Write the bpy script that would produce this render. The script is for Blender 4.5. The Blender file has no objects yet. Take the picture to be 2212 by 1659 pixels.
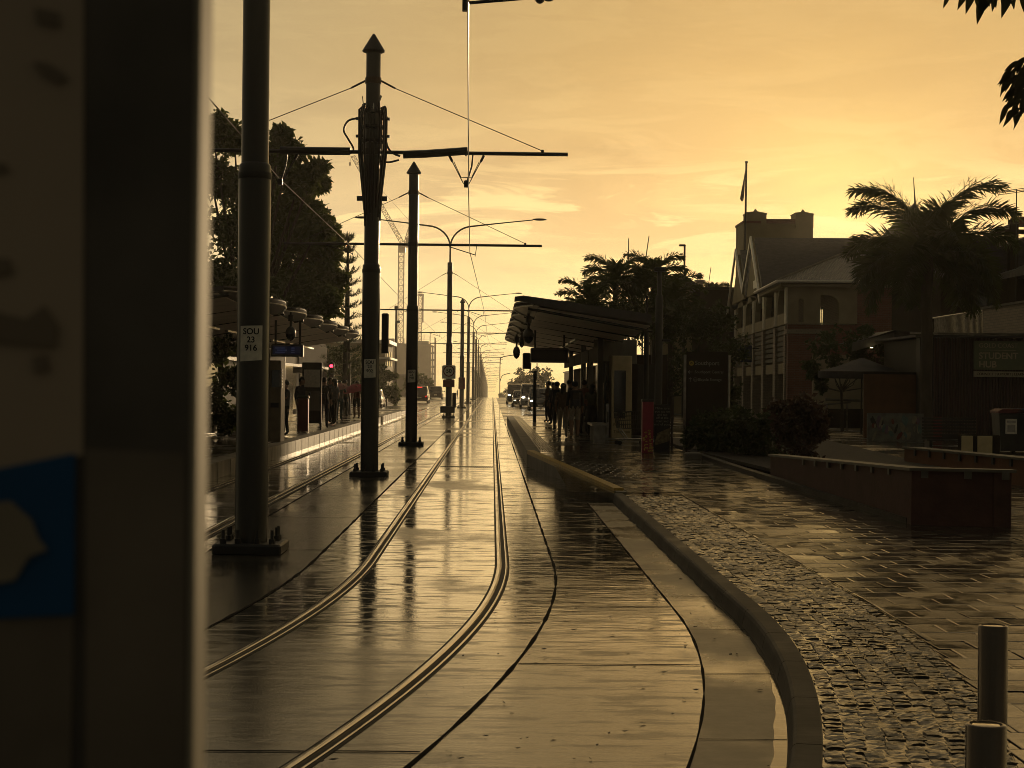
import bpy, math, random
from mathutils import Vector, Matrix
R_ = math.radians
rnd = random.Random(11)
SC = bpy.context.scene
COL = SC.collection

# ------------------------------------------------------------------ camera
FPX, ROLL, EYE = 3600.0, R_(0.6), 1.75          # focal length in units of a 2212 px wide picture
YAW, PITCH = 0.011933, 0.0010972
CAMR = Matrix.Rotation(-YAW, 3, 'Z') @ Matrix.Rotation(math.pi / 2 + PITCH, 3, 'X') @ Matrix.Rotation(ROLL, 3, 'Z')
CAMP = Vector((0, 0, EYE))
cam = bpy.data.cameras.new('camera'); camo = bpy.data.objects.new('camera', cam); COL.objects.link(camo)
camo.matrix_world = Matrix.Translation(CAMP) @ CAMR.to_4x4()
cam.sensor_width = 36.0; cam.lens = FPX / 2212 * 36
cam.clip_start = 0.05; cam.clip_end = 6000
cam.dof.use_dof = True; cam.dof.focus_distance = 25; cam.dof.aperture_fstop = 16
SC.camera = camo
SC.view_settings.view_transform = 'Standard'; SC.view_settings.look = 'None'
SC.view_settings.exposure = 0.15; SC.view_settings.gamma = 1.0
SC.render.resolution_x, SC.render.resolution_y = 1024, 768
SC.cycles.max_bounces = 6; SC.cycles.diffuse_bounces = 3; SC.cycles.glossy_bounces = 3
SC.cycles.volume_bounces = 0; SC.cycles.sample_clamp_indirect = 4.0
SC.cycles.use_denoising = True; SC.cycles.filter_width = 0.85

BACK = (.074, .067, .056)                        # dim rain cloud behind and overhead
SUN_AZ, SUN_EL = R_(11.6), R_(5.4)              # azimuth is measured from +Y (down the track) towards +X

# ------------------------------------------------------------------ sky
def build_world():
    w = bpy.data.worlds.new('World'); SC.world = w; w.use_nodes = True
    nt = w.node_tree; N = nt.nodes; L = nt.links
    for n in list(N): N.remove(n)
    def node(t, **k):
        n = N.new(t)
        for a, v in k.items(): setattr(n, a, v)
        return n
    def m(op, a, b=None, c=None):
        n = node('ShaderNodeMath', operation=op)
        for i, v in enumerate((a, b, c)):
            if v is None: continue
            if isinstance(v, (int, float)): n.inputs[i].default_value = v
            else: L.new(v, n.inputs[i])
        return n.outputs[0]
    def ramp(f, stops, interp='LINEAR'):
        n = node('ShaderNodeValToRGB'); n.color_ramp.interpolation = interp
        e = n.color_ramp.elements
        e[0].position, e[0].color = stops[0][0], (*stops[0][1], 1)
        e[1].position, e[1].color = stops[-1][0], (*stops[-1][1], 1)
        for p, c in stops[1:-1]:
            q = e.new(p); q.color = (*c, 1)
        L.new(f, n.inputs[0]); return n.outputs[0]
    def mix(f, a, b, typ='MIX'):
        n = node('ShaderNodeMix', data_type='RGBA', blend_type=typ)
        if isinstance(f, (int, float)): n.inputs[0].default_value = f
        else: L.new(f, n.inputs[0])
        for s, v in ((6, a), (7, b)):
            if isinstance(v, tuple): n.inputs[s].default_value = (*v, 1)
            else: L.new(v, n.inputs[s])
        return n.outputs[2]
    tc = node('ShaderNodeTexCoord')
    nrm = node('ShaderNodeVectorMath', operation='NORMALIZE'); L.new(tc.outputs['Generated'], nrm.inputs[0])
    sx = node('ShaderNodeSeparateXYZ'); L.new(nrm.outputs[0], sx.inputs[0])
    x, y, z = sx.outputs
    el = m('MULTIPLY', m('ARCSINE', z), 57.2958)             # degrees
    az = m('MULTIPLY', m('ARCTAN2', x, y), 57.2958)
    elp = m('DIVIDE', m('MAXIMUM', el, 0.0), 90.0)
    d = lambda a: a / 90.0
    base = ramp(elp, [(0, (1.02, .67, .25)), (d(1.2), (1.1, .76, .33)), (d(3), (1.04, .75, .36)), (d(5.5), (.80, .57, .28)), (d(8), (.545, .385, .188)),
                      (d(11), (.475, .33, .152)), (d(14), (.43, .298, .14)), (d(25), (.36, .26, .15)), (d(50), (.22, .175, .12)), (1, (.18, .15, .115))])
    # left of the glow the veil is paler and greyer
    lf = m('MULTIPLY', m('MINIMUM', m('MAXIMUM', m('DIVIDE', m('SUBTRACT', 3.0, az), 14.0), 0.0), 1.0), 0.9)
    base = mix(lf, base, mix(1.0, base, (1.0, 1.09, 1.42), 'MULTIPLY'))
    # glow round the sun hidden behind the roofs
    sd = node('ShaderNodeVectorMath', operation='DOT_PRODUCT')
    sd.inputs[1].default_value = (math.sin(SUN_AZ) * math.cos(SUN_EL), math.cos(SUN_AZ) * math.cos(SUN_EL), math.sin(SUN_EL)); L.new(nrm.outputs[0], sd.inputs[0])
    ang = m('MULTIPLY', m('ARCCOSINE', m('MINIMUM', sd.outputs['Value'], 1.0)), 57.2958)
    g1 = m('EXPONENT', m('MULTIPLY', m('POWER', m('DIVIDE', ang, 3.6), 2.0), -1.0))
    g2 = m('EXPONENT', m('MULTIPLY', m('DIVIDE', ang, 7.0), -1.0))
    base = mix(g1, base, mix(1.0, base, (.22, .22, .06), 'ADD'))
    base = mix(m('MULTIPLY', g2, .35), base, mix(1.0, base, (.30, .17, .0), 'ADD'))
    # thin streaky cloud: noise in azimuth / elevation, stretched along the horizon
    def cloudnoise(sa, se, sc, det, off, dist):
        cv = node('ShaderNodeCombineXYZ'); L.new(m('MULTIPLY_ADD', az, sa, off), cv.inputs[0]); L.new(m('MULTIPLY_ADD', el, se, off * .7), cv.inputs[1])
        n = node('ShaderNodeTexNoise'); n.inputs['Scale'].default_value = sc; n.inputs['Detail'].default_value = det; n.inputs['Roughness'].default_value = .6; n.inputs['Distortion'].default_value = dist
        L.new(cv.outputs[0], n.inputs['Vector']); return n.outputs[0]
    # broad grey-brown banks
    dk = ramp(cloudnoise(.075, .30, 1.0, 6, 4.3, .5), [(0, (.58, .59, .64)), (.42, (.74, .75, .80)), (.54, (1,) * 3), (1, (1.03,) * 3)])
    dkm = ramp(elp, [(0, (.7,) * 3), (d(2), (.9,) * 3), (d(6), (.8,) * 3), (d(10), (.35,) * 3), (d(16), (.25,) * 3), (1, (.5,) * 3)])
    base = mix(dkm, base, mix(1.0, base, dk, 'MULTIPLY'))
    # bright ragged edges, strongest between four and seven degrees up
    cl = ramp(cloudnoise(.11, .62, 1.4, 9, 9.1, 1.0), [(0, (0, 0, 0)), (.50, (0, 0, 0)), (.56, (.8,) * 3), (.68, (1,) * 3), (1, (.6,) * 3)])
    band = ramp(elp, [(0, (.5,) * 3), (d(1.2), (.75,) * 3), (d(3.2), (.45,) * 3), (d(4.6), (.6,) * 3), (d(5.6), (1,) * 3), (d(6.6), (.9,) * 3), (d(7.6), (.15,) * 3), (d(11), (.05,) * 3), (1, (.0,) * 3)])
    base = mix(m('MULTIPLY', m('MULTIPLY', cl, band), .8), base, (1.12, .86, .42))
    wisp = ramp(cloudnoise(.18, 1.6, 1.3, 8, 2.2, .6), [(0, (0, 0, 0)), (.56, (0, 0, 0)), (.72, (1,) * 3), (1, (1,) * 3)])
    base = mix(m('MULTIPLY', m('MULTIPLY', wisp, band), .5), base, (1.12, .88, .45))
    # away from the sunset the sky is a dim rain cloud
    ca = m('COSINE', m('MULTIPLY', m('SUBTRACT', az, math.degrees(SUN_AZ)), .0174533))
    hz = m('SQRT', m('MAXIMUM', m('SUBTRACT', 1.0, m('MULTIPLY', z, z)), 0.0))
    fr = ramp(m('MULTIPLY_ADD', m('MULTIPLY', ca, hz), .5, .5), [(0, (0,) * 3), (.5, (.12,) * 3), (.75, (.4,) * 3), (.90, (.8,) * 3), (.97, (1,) * 3), (1, (1,) * 3)])
    base = mix(fr, BACK, base)
    bg = node('ShaderNodeBackground'); L.new(mix(1.0, base, (.84, .875, .785), 'MULTIPLY'), bg.inputs[0]); bg.inputs[1].default_value = 1.0
    sky = node('ShaderNodeTexSky', sky_type='NISHITA', sun_disc=False, sun_elevation=SUN_EL, sun_rotation=SUN_AZ, air_density=1.5, dust_density=4.0)
    bg2 = node('ShaderNodeBackground'); L.new(mix(1.0, sky.outputs[0], (1.0, .72, .35), 'MULTIPLY'), bg2.inputs[0]); bg2.inputs[1].default_value = 0.05 * .12
    ad = node('ShaderNodeAddShader'); L.new(bg.outputs[0], ad.inputs[0]); L.new(bg2.outputs[0], ad.inputs[1])
    out = node('ShaderNodeOutputWorld'); L.new(ad.outputs[0], out.inputs[0])
build_world()
sun = bpy.data.lights.new('sun', 'SUN'); sun.energy = 2.2; sun.angle = R_(.6); sun.color = (1.0, .72, .40)
suno = bpy.data.objects.new('sun', sun); COL.objects.link(suno)
suno.rotation_euler = Vector((math.sin(SUN_AZ) * math.cos(SUN_EL), math.cos(SUN_AZ) * math.cos(SUN_EL), math.sin(SUN_EL))).to_track_quat('Z', 'Y').to_euler()

# ------------------------------------------------------------------ picture -> place
def ray(px, py): return CAMR @ Vector(((px - 1106) / FPX, -(py - 829.5) / FPX, -1.0))
def A(px, py, Y):                                # the point seen at a pixel, Y metres down the street
    d = ray(px, py); return CAMP + d * (Y / d.y)
def G(px, py, z=0.0):                            # the point of a level surface seen at a pixel
    d = ray(px, py); return CAMP + d * ((z - EYE) / d.z)
def zp(Y):                                       # the street is level, then runs downhill past a crest
    if Y < 220: return 0.0
    if Y < 300: return -.012 / 160 * (Y - 220) ** 2
    return -.48 - .012 * (Y - 300)
def zr(Y):                                       # right-hand pavement climbs to platform height
    return .13 + .19 * min(1, max(0, (Y - 24.5) / 11.5))

# ------------------------------------------------------------------ materials
MATS = {}
def mat(name, col, rough=.6, metal=0.0, var=.25, vs=6.0, bump=0.0, bs=30.0, emit=None, spec=.35, stretch=(1, 1, 1), rvar=0.0, coat=0.0):
    if name in MATS: return MATS[name]
    M = bpy.data.materials.new(name); M.use_nodes = True; MATS[name] = M
    nt = M.node_tree; N = nt.nodes; L = nt.links; p = N['Principled BSDF']
    p.inputs['Roughness'].default_value = rough; p.inputs['Metallic'].default_value = metal
    p.inputs['Specular IOR Level'].default_value = spec
    if coat: p.inputs['Coat Weight'].default_value = coat; p.inputs['Coat Roughness'].default_value = .08
    tc = N.new('ShaderNodeTexCoord'); mp = N.new('ShaderNodeMapping'); mp.inputs['Scale'].default_value = stretch
    L.new(tc.outputs['Object'], mp.inputs[0])
    n = N.new('ShaderNodeTexNoise'); n.inputs['Scale'].default_value = vs; n.inputs['Detail'].default_value = 5; L.new(mp.outputs[0], n.inputs['Vector'])
    r = N.new('ShaderNodeValToRGB'); e = r.color_ramp.elements
    e[0].position, e[1].position = .3, .7
    e[0].color = (*[c * (1 - var) for c in col], 1); e[1].color = (*[min(1, c * (1 + var)) for c in col], 1)
    L.new(n.outputs[0], r.inputs[0]); L.new(r.outputs[0], p.inputs['Base Color'])
    if rvar:
        mr = N.new('ShaderNodeMapRange'); mr.inputs[1].default_value = .3; mr.inputs[2].default_value = .7
        mr.inputs[3].default_value = max(.02, rough - rvar); mr.inputs[4].default_value = min(1, rough + rvar)
        L.new(n.outputs[0], mr.inputs[0]); L.new(mr.outputs[0], p.inputs['Roughness'])
    if bump:
        b = N.new('ShaderNodeBump'); b.inputs['Distance'].default_value = bump; b.inputs['Strength'].default_value = 1
        n3 = N.new('ShaderNodeTexNoise'); n3.inputs['Scale'].default_value = bs; n3.inputs['Detail'].default_value = 4; L.new(mp.outputs[0], n3.inputs['Vector'])
        L.new(n3.outputs[0], b.inputs['Height']); L.new(b.outputs[0], p.inputs['Normal'])
    if emit:
        p.inputs['Emission Color'].default_value = (*emit[:3], 1); p.inputs['Emission Strength'].default_value = emit[3]
    return M

def wet(name, col, dry=.34, wetr=.05, wscale=.35, wlo=.42, whi=.6, big=.006, fine=.0005, mid=.0028, near=None, ior=1.42, coat=0, streak=None, lat=0):
    """rain-wet paving: standing water and damp patches set by noise, ripples and texture as bumps"""
    M = bpy.data.materials.new(name); M.use_nodes = True; MATS[name] = M
    nt = M.node_tree; N = nt.nodes; L = nt.links; p = N['Principled BSDF']
    tc = N.new('ShaderNodeTexCoord'); co = tc.outputs['Object']
    def noise(scale, st=(1, 1, 1), det=4, rough=.5):
        mp = N.new('ShaderNodeMapping'); mp.inputs['Scale'].default_value = st; L.new(co, mp.inputs[0])
        n = N.new('ShaderNodeTexNoise'); n.inputs['Scale'].default_value = scale; n.inputs['Detail'].default_value = det; n.inputs['Roughness'].default_value = rough
        L.new(mp.outputs[0], n.inputs['Vector']); return n.outputs[0]
    def mr(f, a, b, c, d):
        n = N.new('ShaderNodeMapRange'); n.interpolation_type = 'SMOOTHSTEP'
        for i, v in zip((1, 2, 3, 4), (a, b, c, d)): n.inputs[i].default_value = v
        L.new(f, n.inputs[0]); return n.outputs[0]
    w = mr(noise(wscale, (1, .7, 1), 5, .6), wlo, whi, 0, 1)
    if near:                                     # drains drier towards the viewer's end of the street
        sp = N.new('ShaderNodeSeparateXYZ'); L.new(co, sp.inputs[0]); mu = N.new('ShaderNodeMath'); mu.operation = 'MULTIPLY'; L.new(w, mu.inputs[0])
        L.new(mr(sp.outputs[1], near[0], near[1], near[2], 1.0), mu.inputs[1]); w = mu.outputs[0]
    if streak:                                   # low ridges of the broomed concrete stand clear of the water film
        sk = mr(noise(1.0, (streak[0], streak[1], 1), 4, .62), streak[2], streak[3], 1, streak[4])
        mu = N.new('ShaderNodeMath'); mu.operation = 'MULTIPLY'; L.new(w, mu.inputs[0]); L.new(sk, mu.inputs[1]); w = mu.outputs[0]
    r = N.new('ShaderNodeMapRange'); r.inputs[3].default_value = dry; r.inputs[4].default_value = wetr; L.new(w, r.inputs[0]); L.new(r.outputs[0], p.inputs['Roughness'])
    grain = noise(9, (1, 1, 1), 6, .7)
    c1 = N.new('ShaderNodeValToRGB'); c1.color_ramp.elements[0].color = (*[c * .72 for c in col], 1); c1.color_ramp.elements[1].color = (*[c * 1.25 for c in col], 1)
    c1.color_ramp.elements[0].position = .3; c1.color_ramp.elements[1].position = .72; L.new(grain, c1.inputs[0])
    mx = N.new('ShaderNodeMix'); mx.data_type = 'RGBA'; mx.blend_type = 'MULTIPLY'; mx.inputs[7].default_value = (.5, .48, .46, 1)
    st = N.new('ShaderNodeMix'); st.data_type = 'RGBA'; st.blend_type = 'MULTIPLY'; st.inputs[0].default_value = 1.0; L.new(c1.outputs[0], st.inputs[6])
    L.new(mr(noise(.8, (1, 1, 1), 6, .65), .34, .62, .55, 1.2), st.inputs[7])      # old stains and traffic film
    L.new(w, mx.inputs[0]); L.new(st.outputs[2], mx.inputs[6]); L.new(mx.outputs[2], p.inputs['Base Color'])
    p.inputs['IOR'].default_value = ior
    if coat:
        mc = N.new('ShaderNodeMath'); mc.operation = 'MULTIPLY'; mc.inputs[1].default_value = coat; L.new(w, mc.inputs[0]); L.new(mc.outputs[0], p.inputs['Coat Weight']); p.inputs['Coat Roughness'].default_value = wetr; p.inputs['Coat IOR'].default_value = 1.75
    def bump(h, dist, nrm=None, st=None):
        b = N.new('ShaderNodeBump'); b.inputs['Distance'].default_value = dist; L.new(h, b.inputs['Height'])
        if st is not None: L.new(st, b.inputs['Strength'])
        if nrm is not None: L.new(nrm, b.inputs['Normal'])
        return b.outputs[0]
    inv = mr(w, 0, 1, 1, .22)
    n = bump(noise(2.2, (.6, 1.8, 1), 3, .45), big)
    n = bump(noise(8.0, (.45, 2.0, 1), 4, .55), mid, n)
    if lat: n = bump(noise(5.0, (1.2, 1.2, 1), 3, .5), lat, n)
    n = bump(noise(85, (1, 1, 1), 2), fine, n, inv)
    L.new(n, p.inputs['Normal'])
    if coat: L.new(n, p.inputs['Coat Normal'])
    return M

# ------------------------------------------------------------------ mesh building
class MB:
    def __init__(s): s.v = []; s.f = []; s.mi = []; s.cur = 0
    def add(s, vs, fs):
        o = len(s.v); s.v += [tuple(v) for v in vs]
        for f in fs: s.f.append(tuple(i + o for i in f)); s.mi.append(s.cur)
        return s
    def box(s, c, d, rz=0.0, M=None):
        hx, hy, hz = d[0] / 2, d[1] / 2, d[2] / 2
        vs = [Vector((x, y, z)) for x in (-hx, hx) for y in (-hy, hy) for z in (-hz, hz)]
        if M is None: M = Matrix.Rotation(rz, 3, 'Z')
        vs = [M @ v + Vector(c) for v in vs]
        return s.add(vs, [(0, 1, 3, 2), (4, 6, 7, 5), (0, 4, 5, 1), (2, 3, 7, 6), (0, 2, 6, 4), (1, 5, 7, 3)])
    def b2(s, a, b):
        return s.box([(a[i] + b[i]) / 2 for i in range(3)], [abs(b[i] - a[i]) for i in range(3)])
    def bbox(s, c, d, bv=.01, rz=0.0):               # box with chamfered upright and top edges
        hx, hy, hz = d[0] / 2, d[1] / 2, d[2] / 2
        def ring(i, z): return [(-hx + i, -hy, z), (hx - i, -hy, z), (hx, -hy + i, z), (hx, hy - i, z), (hx - i, hy, z), (-hx + i, hy, z), (-hx, hy - i, z), (-hx, -hy + i, z)]
        r1 = ring(bv, -hz); r2 = ring(bv, hz - bv)
        k = 1 - bv / max(hx, bv * 1.01); k2 = 1 - bv / max(hy, bv * 1.01)
        r3 = [(x * k, y * k2, hz) for x, y, _ in r2]
        M = Matrix.Rotation(rz, 3, 'Z'); c = Vector(c)
        vs = [M @ Vector(v) + c for v in r1 + r2 + r3]
        fs = [tuple(range(7, -1, -1)), tuple(range(16, 24))]
        for a in (0, 8):
            for i in range(8): j = (i + 1) % 8; fs.append((a + i, a + j, a + 8 + j, a + 8 + i))
        return s.add(vs, fs)
    def tube(s, pts, r, n=8, caps=True):
        pts = [Vector(p) for p in pts]; rs = r if isinstance(r, (list, tuple)) else [r] * len(pts)
        vs = []; fs = []; up = None
        for i, p in enumerate(pts):
            t = (pts[min(i + 1, len(pts) - 1)] - pts[max(i - 1, 0)]); t.normalize()
            if up is None: up = Vector((0, 0, 1)) if abs(t.z) < .9 else Vector((0, 1, 0))
            a = t.cross(up); 
            if a.length < 1e-4: a = t.cross(Vector((1, 0, 0)))
            a.normalize(); b = a.cross(t); up = b
            for k in range(n):
                q = 2 * math.pi * k / n; vs.append(p + (a * math.cos(q) + b * math.sin(q)) * rs[i])
        for i in range(len(pts) - 1):
            for k in range(n): fs.append((i * n + k, i * n + (k + 1) % n, (i + 1) * n + (k + 1) % n, (i + 1) * n + k))
        if caps: fs += [tuple(range(n - 1, -1, -1)), tuple(range((len(pts) - 1) * n, len(pts) * n))]
        return s.add(vs, fs)
    def lathe(s, prof, c=(0, 0, 0), n=24):            # (radius, z) rings
        c = Vector(c); vs = []; fs = []
        for r, z in prof:
            for k in range(n): q = 2 * math.pi * k / n; vs.append(c + Vector((r * math.cos(q), r * math.sin(q), z)))
        for i in range(len(prof) - 1):
            for k in range(n): fs.append((i * n + k, i * n + (k + 1) % n, (i + 1) * n + (k + 1) % n, (i + 1) * n + k))
        fs += [tuple(range(n - 1, -1, -1)), tuple(range((len(prof) - 1) * n, len(prof) * n))]
        return s.add(vs, fs)
    def prism(s, poly, ext):                          # polygon (3-D points) swept along a vector
        a = [Vector(p) for p in poly]; e = Vector(ext); n = len(a)
        fs = [tuple(range(n - 1, -1, -1)), tuple(range(n, 2 * n))] + [(i, (i + 1) % n, n + (i + 1) % n, n + i) for i in range(n)]
        return s.add(a + [p + e for p in a], fs)
    def quad(s, *p): return s.add(p, [tuple(range(len(p)))])
    def ell(s, c, r, n=12, m=8, M=None):
        vs = []; fs = []; c = Vector(c)
        for j in range(m + 1):
            t = math.pi * j / m
            for k in range(n):
                q = 2 * math.pi * k / n; v = Vector((r[0] * math.sin(t) * math.cos(q), r[1] * math.sin(t) * math.sin(q), r[2] * math.cos(t)))
                vs.append((M @ v if M else v) + c)
        for j in range(m):
            for k in range(n): fs.append((j * n + k, (j + 1) * n + k, (j + 1) * n + (k + 1) % n, j * n + (k + 1) % n))
        return s.add(vs, fs)
    def build(s, name, m, parent=None, smooth=False, loc=None):
        me = bpy.data.meshes.new(name); me.from_pydata(s.v, [], s.f)
        for x in (m if isinstance(m, (list, tuple)) else [m]): me.materials.append(x)
        if any(s.mi): me.polygons.foreach_set('material_index', s.mi)
        if smooth:
            me.polygons.foreach_set('use_smooth', [True] * len(s.f))
            try: me.set_sharp_from_angle(angle=R_(38))
            except Exception: pass
        me.update()
        o = bpy.data.objects.new(name, me); COL.objects.link(o)
        if parent is not None: o.parent = parent
        if loc is not None: o.location = loc
        return o
def tag(o, label, cat, group=None):
    o['label'] = label; o['category'] = cat
    if group: o['group'] = group
    return o
def thing(name, label, cat, loc=(0, 0, 0), rz=0.0, group=None):
    o = bpy.data.objects.new(name, None); COL.objects.link(o); o.location = loc; o.rotation_euler = (0, 0, rz); o.empty_display_size = .2
    return tag(o, label, cat, group)
def struct(o, kind='structure'): o['kind'] = kind; return o
def text(s, size, m, parent, loc, rot=(R_(90), 0, 0), align='CENTER', name='lettering', ext=.004, sx=1.0, bold=0.0):
    c = bpy.data.curves.new('t', 'FONT'); c.body = s; c.size = size; c.align_x = align; c.align_y = 'CENTER'; c.extrude = ext; c.offset = bold; c.space_line = .95
    t = bpy.data.objects.new('t', c); COL.objects.link(t)
    dg = bpy.context.evaluated_depsgraph_get(); dg.update()
    me = bpy.data.meshes.new_from_object(t.evaluated_get(dg)); bpy.data.objects.remove(t); bpy.data.curves.remove(c)
    me.materials.clear(); me.materials.append(m)
    o = bpy.data.objects.new(name, me); COL.objects.link(o); o.parent = parent; o.location = loc; o.rotation_euler = rot; o.scale = (sx, 1, 1)
    return o
def copytree(o, parent=None):
    c = o.copy(); COL.objects.link(c)
    if parent is not None: c.parent = parent
    for ch in list(o.children): copytree(ch, c)
    return c

# ================================================================== ground and tracks
m_asph = wet('wet_asphalt', (.045, .042, .038), dry=.34, wetr=.12, wscale=.22, wlo=.4, whi=.62, big=.0018, fine=.0005, mid=.0012)
m_slab = wet('wet_track_concrete', (.095, .083, .064), dry=.25, wetr=.03, wscale=.42, wlo=.34, whi=.48, big=.0034, mid=.0016, fine=.0011, near=(8.4, 14.5, .24), ior=1.5, coat=1.0, streak=(1.9, 7.0, .50, .62, .0), lat=.0014)
m_med = wet('wet_median_concrete', (.050, .045, .036), dry=.20, wetr=.10, wscale=.5, wlo=.45, whi=.66, fine=.0008, mid=.0016, big=.003)
m_gut = wet('wet_gutter_concrete', (.11, .095, .070), dry=.40, wetr=.14, wscale=.6, wlo=.42, whi=.62, fine=.0007, mid=.0010, big=.003)
m_kerb = wet('wet_kerb_stone', (.050, .043, .034), dry=.62, wetr=.42, wscale=1.2, wlo=.5, whi=.75, fine=.0006, big=.0008)
m_kerb.node_tree.nodes['Principled BSDF'].inputs['Specular IOR Level'].default_value = .25
m_plat = wet('wet_platform_paving', (.07, .060, .050), dry=.30, wetr=.09, wscale=.7, wlo=.4, whi=.6)
m_joint = mat('joint_filler', (.010, .009, .008), .85, var=.2, spec=.04)
m_steel = mat('rail_steel', (.55, .50, .43), .18, 1.0, var=.25, vs=9, bump=.0008, bs=40, stretch=(1, .15, 1), rvar=.1)
m_rub = mat('rail_rubber', (.012, .011, .010), .6, var=.2, spec=.12)
m_conc = mat('kerb_concrete', (.20, .175, .14), .55, var=.35, vs=3, bump=.002, bs=25, stretch=(1, 1, .4))
m_yel = mat('tactile_yellow', (.42, .26, .03), .35, var=.25, vs=7)

def bend(Y): return -max(0.0, 16.5 - Y) ** 2 / 80.0
def kb(Y): return 1.85 - max(0.0, 12.5 - Y) ** 2 / 49.0      # foot of the kerb
YS = [y * .5 for y in range(0, 61)] + [30 + 5 * k for k in range(1, 39)] + [220 + 10 * k for k in range(1, 30)]

def strip(name, fl, fr, ys, z, m, thick=0.0, kind='structure'):
    b = MB(); vs = []; fs = []
    zf = z if callable(z) else (lambda Y: zp(Y) + z)
    for i, Y in enumerate(ys):
        vs += [(fl(Y), Y, zf(Y)), (fr(Y), Y, zf(Y))]
        if i: fs.append((2 * i - 2, 2 * i - 1, 2 * i + 1, 2 * i))
    b.add(vs, fs)
    o = b.build(name, m)
    return struct(o, kind) if kind else o

# ground: one sheet, level to the crest, then falling away
b = MB(); gy = [-30, -10] + [10 * k for k in range(0, 42)] + [420 + 60 * k for k in range(0, 17)]
gx = [-420, -160, -60, -25, -12, -6, 0, 6, 12, 25, 60, 160, 420]
for Y in gy:
    for X in gx: b.v.append((X, Y, zp(Y) - .004))
n = len(gx)
for j in range(len(gy) - 1):
    for i in range(n - 1): b.f.append((j * n + i, j * n + i + 1, (j + 1) * n + i + 1, (j + 1) * n + i)); b.mi.append(0)
struct(b.build('ground', m_asph))
TS = [y for y in YS if y >= 1]
strip('track_bed', lambda Y: -1.74 + bend(Y), lambda Y: .62 + bend(Y), TS, .004, m_slab)
strip('track_bed', lambda Y: -5.0 + bend(Y) * .9, lambda Y: -2.92 + bend(Y), TS, .004, m_slab)
strip('median', lambda Y: -2.92 + bend(Y), lambda Y: -1.74 + bend(Y), TS, .0035, m_med)
GS = [y for y in YS if 1 <= y <= 25]
strip('roadway', lambda Y: .62 + bend(Y), lambda Y: 1.45 - max(0, 12.9 - Y) ** 2 / 52, GS, .004, m_slab)
strip('roadway', lambda Y: .62, lambda Y: max(.78, min(1.95, 1.92 - (Y - 25.6) * .1067)), [25, 26, 28, 30, 32, 34, 36.3, 45, 60, 78.4], .004, m_slab)
strip('gutter', lambda Y: 1.45 - max(0, 12.9 - Y) ** 2 / 52, lambda Y: kb(Y) + .01, GS, .0055, m_gut)
strip('gutter_water', lambda Y: kb(Y) - .024 - .005 * math.sin(Y * 5.3) - .003 * math.sin(Y * 13.3) - .045 * min(1, max(0, 10.2 - Y) / 2.0), lambda Y: kb(Y) + .004, [3 + .05 * k for k in range(444)], .0075, wet('standing_water', (.03, .027, .022), dry=.06, wetr=.03, big=.0015, mid=.0006, fine=.0001))
b = MB()                                         # grooves between slabs and the cross joints
def groove(f, ys, w, z=.008):
    vs = []; fs = []
    for i, Y in enumerate(ys):
        ww = w * (1 + .35 * math.sin(Y * 5.1) + .25 * math.sin(Y * 13.7))
        vs += [(f(Y) - ww / 2, Y, zp(Y) + z), (f(Y) + ww / 2, Y, zp(Y) + z)]
        if i: fs.append((2 * i - 2, 2 * i - 1, 2 * i + 1, 2 * i))
    b.add(vs, fs)
YF = [1 + .25 * k for k in range(0, 97)] + [26 + 4 * k for k in range(60)]
groove(lambda Y: .62 + bend(Y), [y for y in YF if y < 80], .022)
groove(lambda Y: -1.74 + bend(Y), YF, .025)
groove(lambda Y: -2.92 + bend(Y), YF, .02)
groove(lambda Y: 1.45 - max(0, 12.9 - Y) ** 2 / 52, [y for y in YF if y <= 25], .014)
def cross(Y, x0, x1, w=.026, sk=0.0, z=.0085): b.quad((x0, Y, z), (x1, Y + sk, z), (x1, Y + sk + w, z), (x0, Y + w, z))
for Y in (7.9, 12.25, 16.6, 20.9, 25.2, 29.5, 33.8, 38.1, 42.4, 46.7, 51, 56, 61, 66, 71, 76, 81, 86, 91):
    cross(Y, -1.12 + bend(Y), .05 + bend(Y)); cross(Y + .01, .19 + bend(Y), .6 + bend(Y)); cross(Y, -1.72 + bend(Y), -1.26 + bend(Y))
    if Y > 14: cross(Y + .8, -4.55, -3.3); cross(Y + .9, -2.9 + bend(Y), -1.76 + bend(Y), sk=.05)
for Y in (10.45, 13.2, 16.0, 18.8, 21.8): cross(Y, .64 + bend(Y), 1.44 - max(0, 12.9 - Y) ** 2 / 52)
for Y in (8.25, 10.15, 12.0, 13.9, 15.9, 17.9, 20, 22.2): cross(Y, 1.46 - max(0, 12.9 - Y) ** 2 / 52, kb(Y), .012, z=.009)
struct(b.build('joints', m_joint))

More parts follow.
